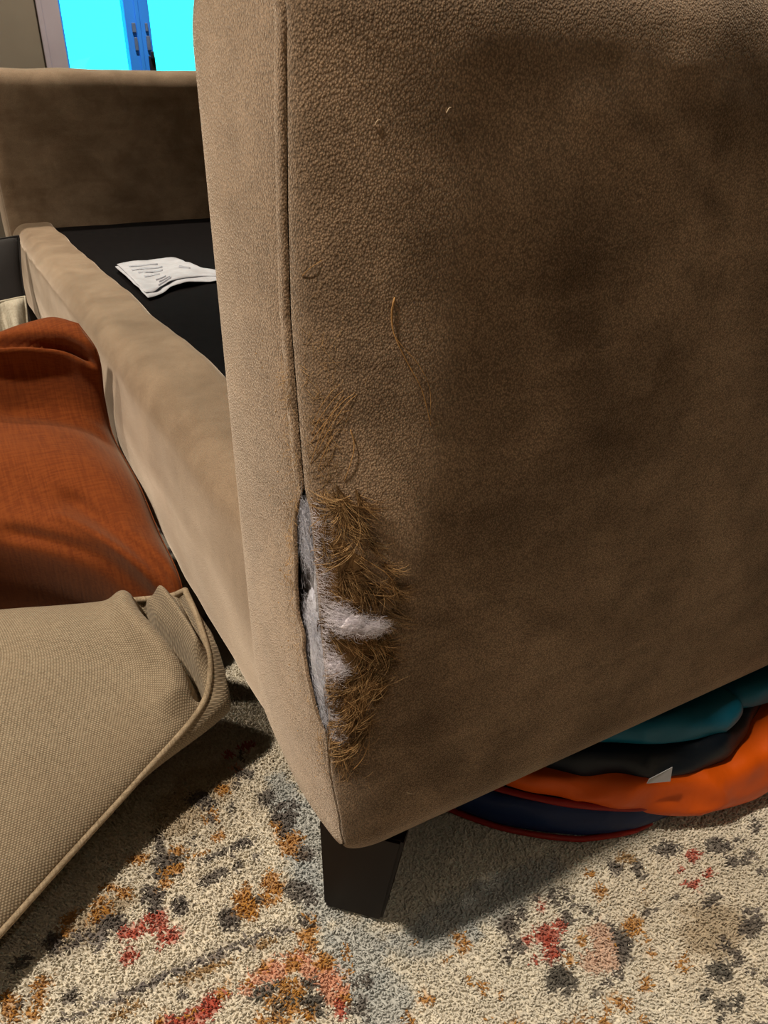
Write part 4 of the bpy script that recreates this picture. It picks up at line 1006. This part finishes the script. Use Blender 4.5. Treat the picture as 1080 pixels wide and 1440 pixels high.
pillow_mesh('pillow_cover', SO, (-0.30, -0.80, 0.75), 0.105, 0.05, M['rust'], o_disp, 0.004, rust, 0.1435, belly=(0.02, 0.01, -0.14), belly_v=(0.30, 0.35))
loop = np.vstack([SO[-1, :, :], SO[::-1, -1, :][1:]])
tube('edge_seam', loop, 0.0007, M['rust'], rust, 6)

# cream cushion corner and black cushion further along the rail
def small_cushion(name, c, half, tilt, mat, label, folds, seed):
    e = empty(name, (c[0], c[1], 0)); tag(e, label, 'cushion')
    hx, hy = half
    ca, sa = math.cos(tilt), math.sin(tilt)
    def W(u, v): return (c[0] + hx * u, c[1] + hy * v * ca, c[2] + hy * v * sa)
    rt = [W(1, -1), W(0.93, -0.4), W(0.93, 0.4), W(1, 1)]; lf = [W(-1, -1), W(-0.93, -0.4), W(-0.93, 0.4), W(-1, 1)]
    tp = [W(-1, 1), W(-0.4, 0.93), W(0.4, 0.93), W(1, 1)]; bt = [W(-1, -1), W(-0.4, -0.93), W(0.4, -0.93), W(1, -1)]
    S = coons(rt, tp, lf, bt, 60)
    def dsp(u, v):
        d = 0.006 * npnoise(u, v, 5, seed)
        for f_ in folds: d = d + ridge(u, v, *f_)
        return d * np.minimum(1, np.minimum(np.minimum(u, 1-u), np.minimum(v, 1-v)) * 20)
    pillow_mesh('pillow_cover', S, (0, -sa, ca), 0.05, 0.04, mat, dsp, 0.004, e, 0.1405)
    loop = np.vstack([S[-1, :, :], S[::-1, -1, :][1:], S[0, ::-1, :][1:]])
    tube('edge_seam', loop, 0.0022, mat, e, 6)
    return e
small_cushion('cream_cushion', (-0.088, 1.385, 0.165), (0.185, 0.175), R(52), M['cream'], 'cream cushion corner peeking out behind the rust pillow', [([(0.88, 1.0), (0.90, 0.8), (0.84, 0.6)], 0.022, -0.026), ([(0.97, 0.95), (0.95, 0.78), (0.92, 0.6)], 0.03, 0.016), ([(0.80, 1.0), (0.83, 0.8)], 0.035, 0.016), ([(0.72, 1.0), (0.75, 0.8)], 0.02, -0.02)], 41)
small_cushion('black_cushion', (-0.095, 1.86, 0.180), (0.235, 0.180), R(66), M['black'], 'black cushion in shadow beside the far end of the rail', [([(0.7, 0.9), (0.8, 0.6)], 0.05, -0.01)], 47)

# ------------------------------------------------------------------ crumpled paper label on the deck
tag_e = empty('paper_label', (0.33, 1.45, 0.317))
tag(tag_e, 'crumpled white printed paper label lying on the black seat deck', 'paper')
def sheet(name, top, bot, zoff, mat, nu=34, nv=14, amp=0.006, seed=1.0):
    T = catmull(top, nu); B = catmull(bot, nu); V = []
    for i in range(nu):
        for j in range(nv):
            t = j / (nv - 1)
            p = T[i] * (1 - t) + B[i] * t
            z = 0.3205 + zoff + amp * (0.5 + 0.5 * math.sin(9 * i / nu + 2.5 * t + seed)) + 0.004 * abs(fbm(p[0], p[1], 0, 16, seed, 2))
            V.append((p[0], p[1], z))
    o = mesh(name, V, grid_faces(nu, nv), mat, tag_e)
    return solidify(o, 0.0006, 0), np.array(V).reshape(nu, nv, 3)
top = [(0.2745,1.578),(0.3133,1.600),(0.352,1.612),(0.3972,1.628),(0.398,1.545),(0.4104,1.464),(0.440,1.44)]
bot = [(0.268,1.318),(0.290,1.335),(0.3063,1.356),(0.3315,1.380),(0.3674,1.397),(0.3930,1.405),(0.425,1.40)]
sheet('lower_sheet', [(a - 0.006, b - 0.012) for a, b in top], [(a - 0.004, b - 0.030) for a, b in bot], 0.0, M['paper'], seed=1.0)
up_, G = sheet('upper_sheet', top, bot, 0.0022, M['paper'], seed=1.25)
def print_strip(i0, i1, j0, j1, mat):
    V = []
    nn = 10
    for k in range(nn):
        i = i0 + (i1 - i0) * k / (nn - 1)
        for j in (j0, j1):
            a = G[int(i), int(j)]; b = G[min(33, int(i) + 1), int(j)]; c_ = G[int(i), min(13, int(j) + 1)]
            p = a + (b - a) * (i - int(i)) + (c_ - a) * (j - int(j))
            V.append((p[0], p[1], p[2] + 0.0009))
    solidify(mesh('printed_line', V, grid_faces(nn, 2), mat, up_), 0.0002, 1)
for (i0, i1, j0, j1, m_) in ((7, 11, 9.0, 9.6, 'ink'), (8, 13, 10.2, 10.9, 'ink'), (7, 14, 11.4, 12.1, 'ink'), (2, 9, 2.0, 2.6, 'print_pale'), (2, 10, 3.6, 4.3, 'print_pale'), (3, 10, 5.2, 5.9, 'print_pale'), (4, 9, 6.8, 7.4, 'print_pale'), (17, 23, 5.0, 6.4, 'print_pale')):
    print_strip(i0, i1, j0, j1, M[m_])

# ------------------------------------------------------------------ folded pop-up play tent under the sofa
tent = empty('folded_play_tent', (0.55, 0.60, 0.0))
tag(tent, 'folded nylon play tent in orange, navy and teal pushed under the sofa', 'play tent')
CX, CY = 0.55, 0.60
def I(x, xs, ys): return float(np.interp(x, xs, ys))
def ring(name, ph0, ph1, prof, mat, n=120, wr=0.0, seed=0.0, closed=True, parent=None):
    V = []; m = None
    for i in range(n):
        ph = ph0 + (ph1 - ph0) * i / (n - 1)
        P = prof(ph); m = len(P)
        for k, (r, z) in enumerate(P):
            d = wr * (0.9 - 2.2 * abs(fbm(math.cos(R(ph)) * 0.3, math.sin(R(ph)) * 0.3, z * 1.4 + r * 0.4, 13, seed, 2)))
            V.append((CX + (r + d) * math.cos(R(ph)), CY + (r + d) * math.sin(R(ph)), max(0.0019, z + d * 0.6)))
    F = []
    for i in range(n - 1):
        for k in range(m if closed else m - 1):
            q = (k + 1) % m
            F.append((i*m + k, i*m + q, (i+1)*m + q, (i+1)*m + k))
    if closed: F += [tuple(range(m))[::-1], tuple((n-1)*m + k for k in range(m))]
    return mesh(name, V, F, mat, parent or tent)
def lens(r_in, r_out, z0, z1, n=16, bul=1.0):
    """soft bag section: rounded outer lip, thin inner side"""
    zc = (z0 + z1) / 2; h = (z1 - z0) / 2
    P = [(r_in, z0 + 0.3 * h)]
    for k in range(n):
        a = -math.pi/2 + math.pi * k / (n - 1)
        c = math.cos(a)
        P.append((r_out - h * bul * 1.1 + h * bul * 1.1 * (abs(c) ** 0.8), zc + h * math.sin(a)))
    P.append((r_in, z1 - 0.3 * h))
    return P
PH = [-180, -150, -135, -122, -112, -104, -95, -85, -75, -60, 0]
def navy(ph): return lens(0.12, I(ph, PH, [.295, .303, .307, .306, .300, .292, .288, .286, .284, .28, .28]), 0.002, I(ph, PH, [.036, .038, .040, .040, .036, .034, .034, .034, .034, .034, .034]), bul=0.5)
ring('navy_panel', -180, 0, navy, M['n_navy'], wr=0.0020, seed=1.0)
def orange(ph):
    ro = I(ph, PH, [.286, .290, .295, .299, .303, .306, .310, .318, .322, .32, .31])
    z0 = I(ph, PH, [.042, .042, .042, .040, .024, .010, .006, .008, .016, .02, .02])
    z1 = I(ph, PH, [.058, .062, .064, .066, .066, .064, .062, .070, .082, .088, .088])
    return lens(0.14, ro, z0, z1, 20, 0.75)
ring('orange_panel', -180, 0, orange, M['n_orange'], 200, wr=0.0060, seed=3.0)
def cyl(rr, zf, ra):
    return lambda ph: [(rr(ph) + ra * math.cos(2*math.pi*k/8), zf(ph) + ra * math.sin(2*math.pi*k/8)) for k in range(8)]
ring('red_edging', -180, -108, cyl(lambda ph: I(ph, PH, [.294,.302,.306,.306,.298,.285,.28,.28,.28,.28,.28]), lambda ph: 0.0032, 0.0030), M['n_red'], 80)
ring('red_edging', -180, -106, cyl(lambda ph: I(ph, PH, [.287,.292,.296,.299,.298,.292,.28,.28,.28,.28,.28]), lambda ph: I(ph, PH, [.041,.041,.041,.040,.034,.028,.02,.02,.02,.02,.02]), 0.0034), M['n_red'], 80)
def dark(ph): return lens(0.12, I(ph, PH, [.270, .275, .282, .288, .292, .294, .292, .276, .265, .26, .26]), 0.056, I(ph, PH, [.088, .088, .090, .090, .090, .090, .092, .094, .094, .094, .094]), bul=0.6)
ring('inner_fold', -180, 0, dark, M['n_dark'], wr=0.0040, seed=9.0)
def teal(ph): return lens(0.10, I(ph, PH, [.26, .268, .272, .275, .280, .283, .287, .270, .27, .27, .27]), I(ph, PH, [.088,.088,.088,.088,.087,.086,.086,.092,.09,.09,.09]), I(ph, PH, [.108, .112, .114, .116, .118, .119, .118, .112, .11, .11, .11]), bul=0.9)
ring('teal_panel', -180, -91, teal, M['n_teal'], 140, wr=0.0050, seed=5.0)
def teal2(ph): return lens(0.10, I(ph, [-92, -86, -75, -40, 0], [.262, .276, .298, .30, .29]), 0.090, I(ph, [-92, -86, -75, 0], [.110, .117, .121, .121]), bul=0.9)
ring('teal_panel', -89, 0, teal2, M['n_teal'], 90, wr=0.0050, seed=7.0)
def white_tag():
    V = [(0.4330,0.3170,0.0740),(0.4520,0.3085,0.0750),(0.4510,0.3090,0.0920),(0.4330,0.3160,0.0800)]
    return solidify(mesh('care_label', V, [(0, 1, 2, 3)], M['paper'], tent, False), 0.0006, 0)
white_tag()
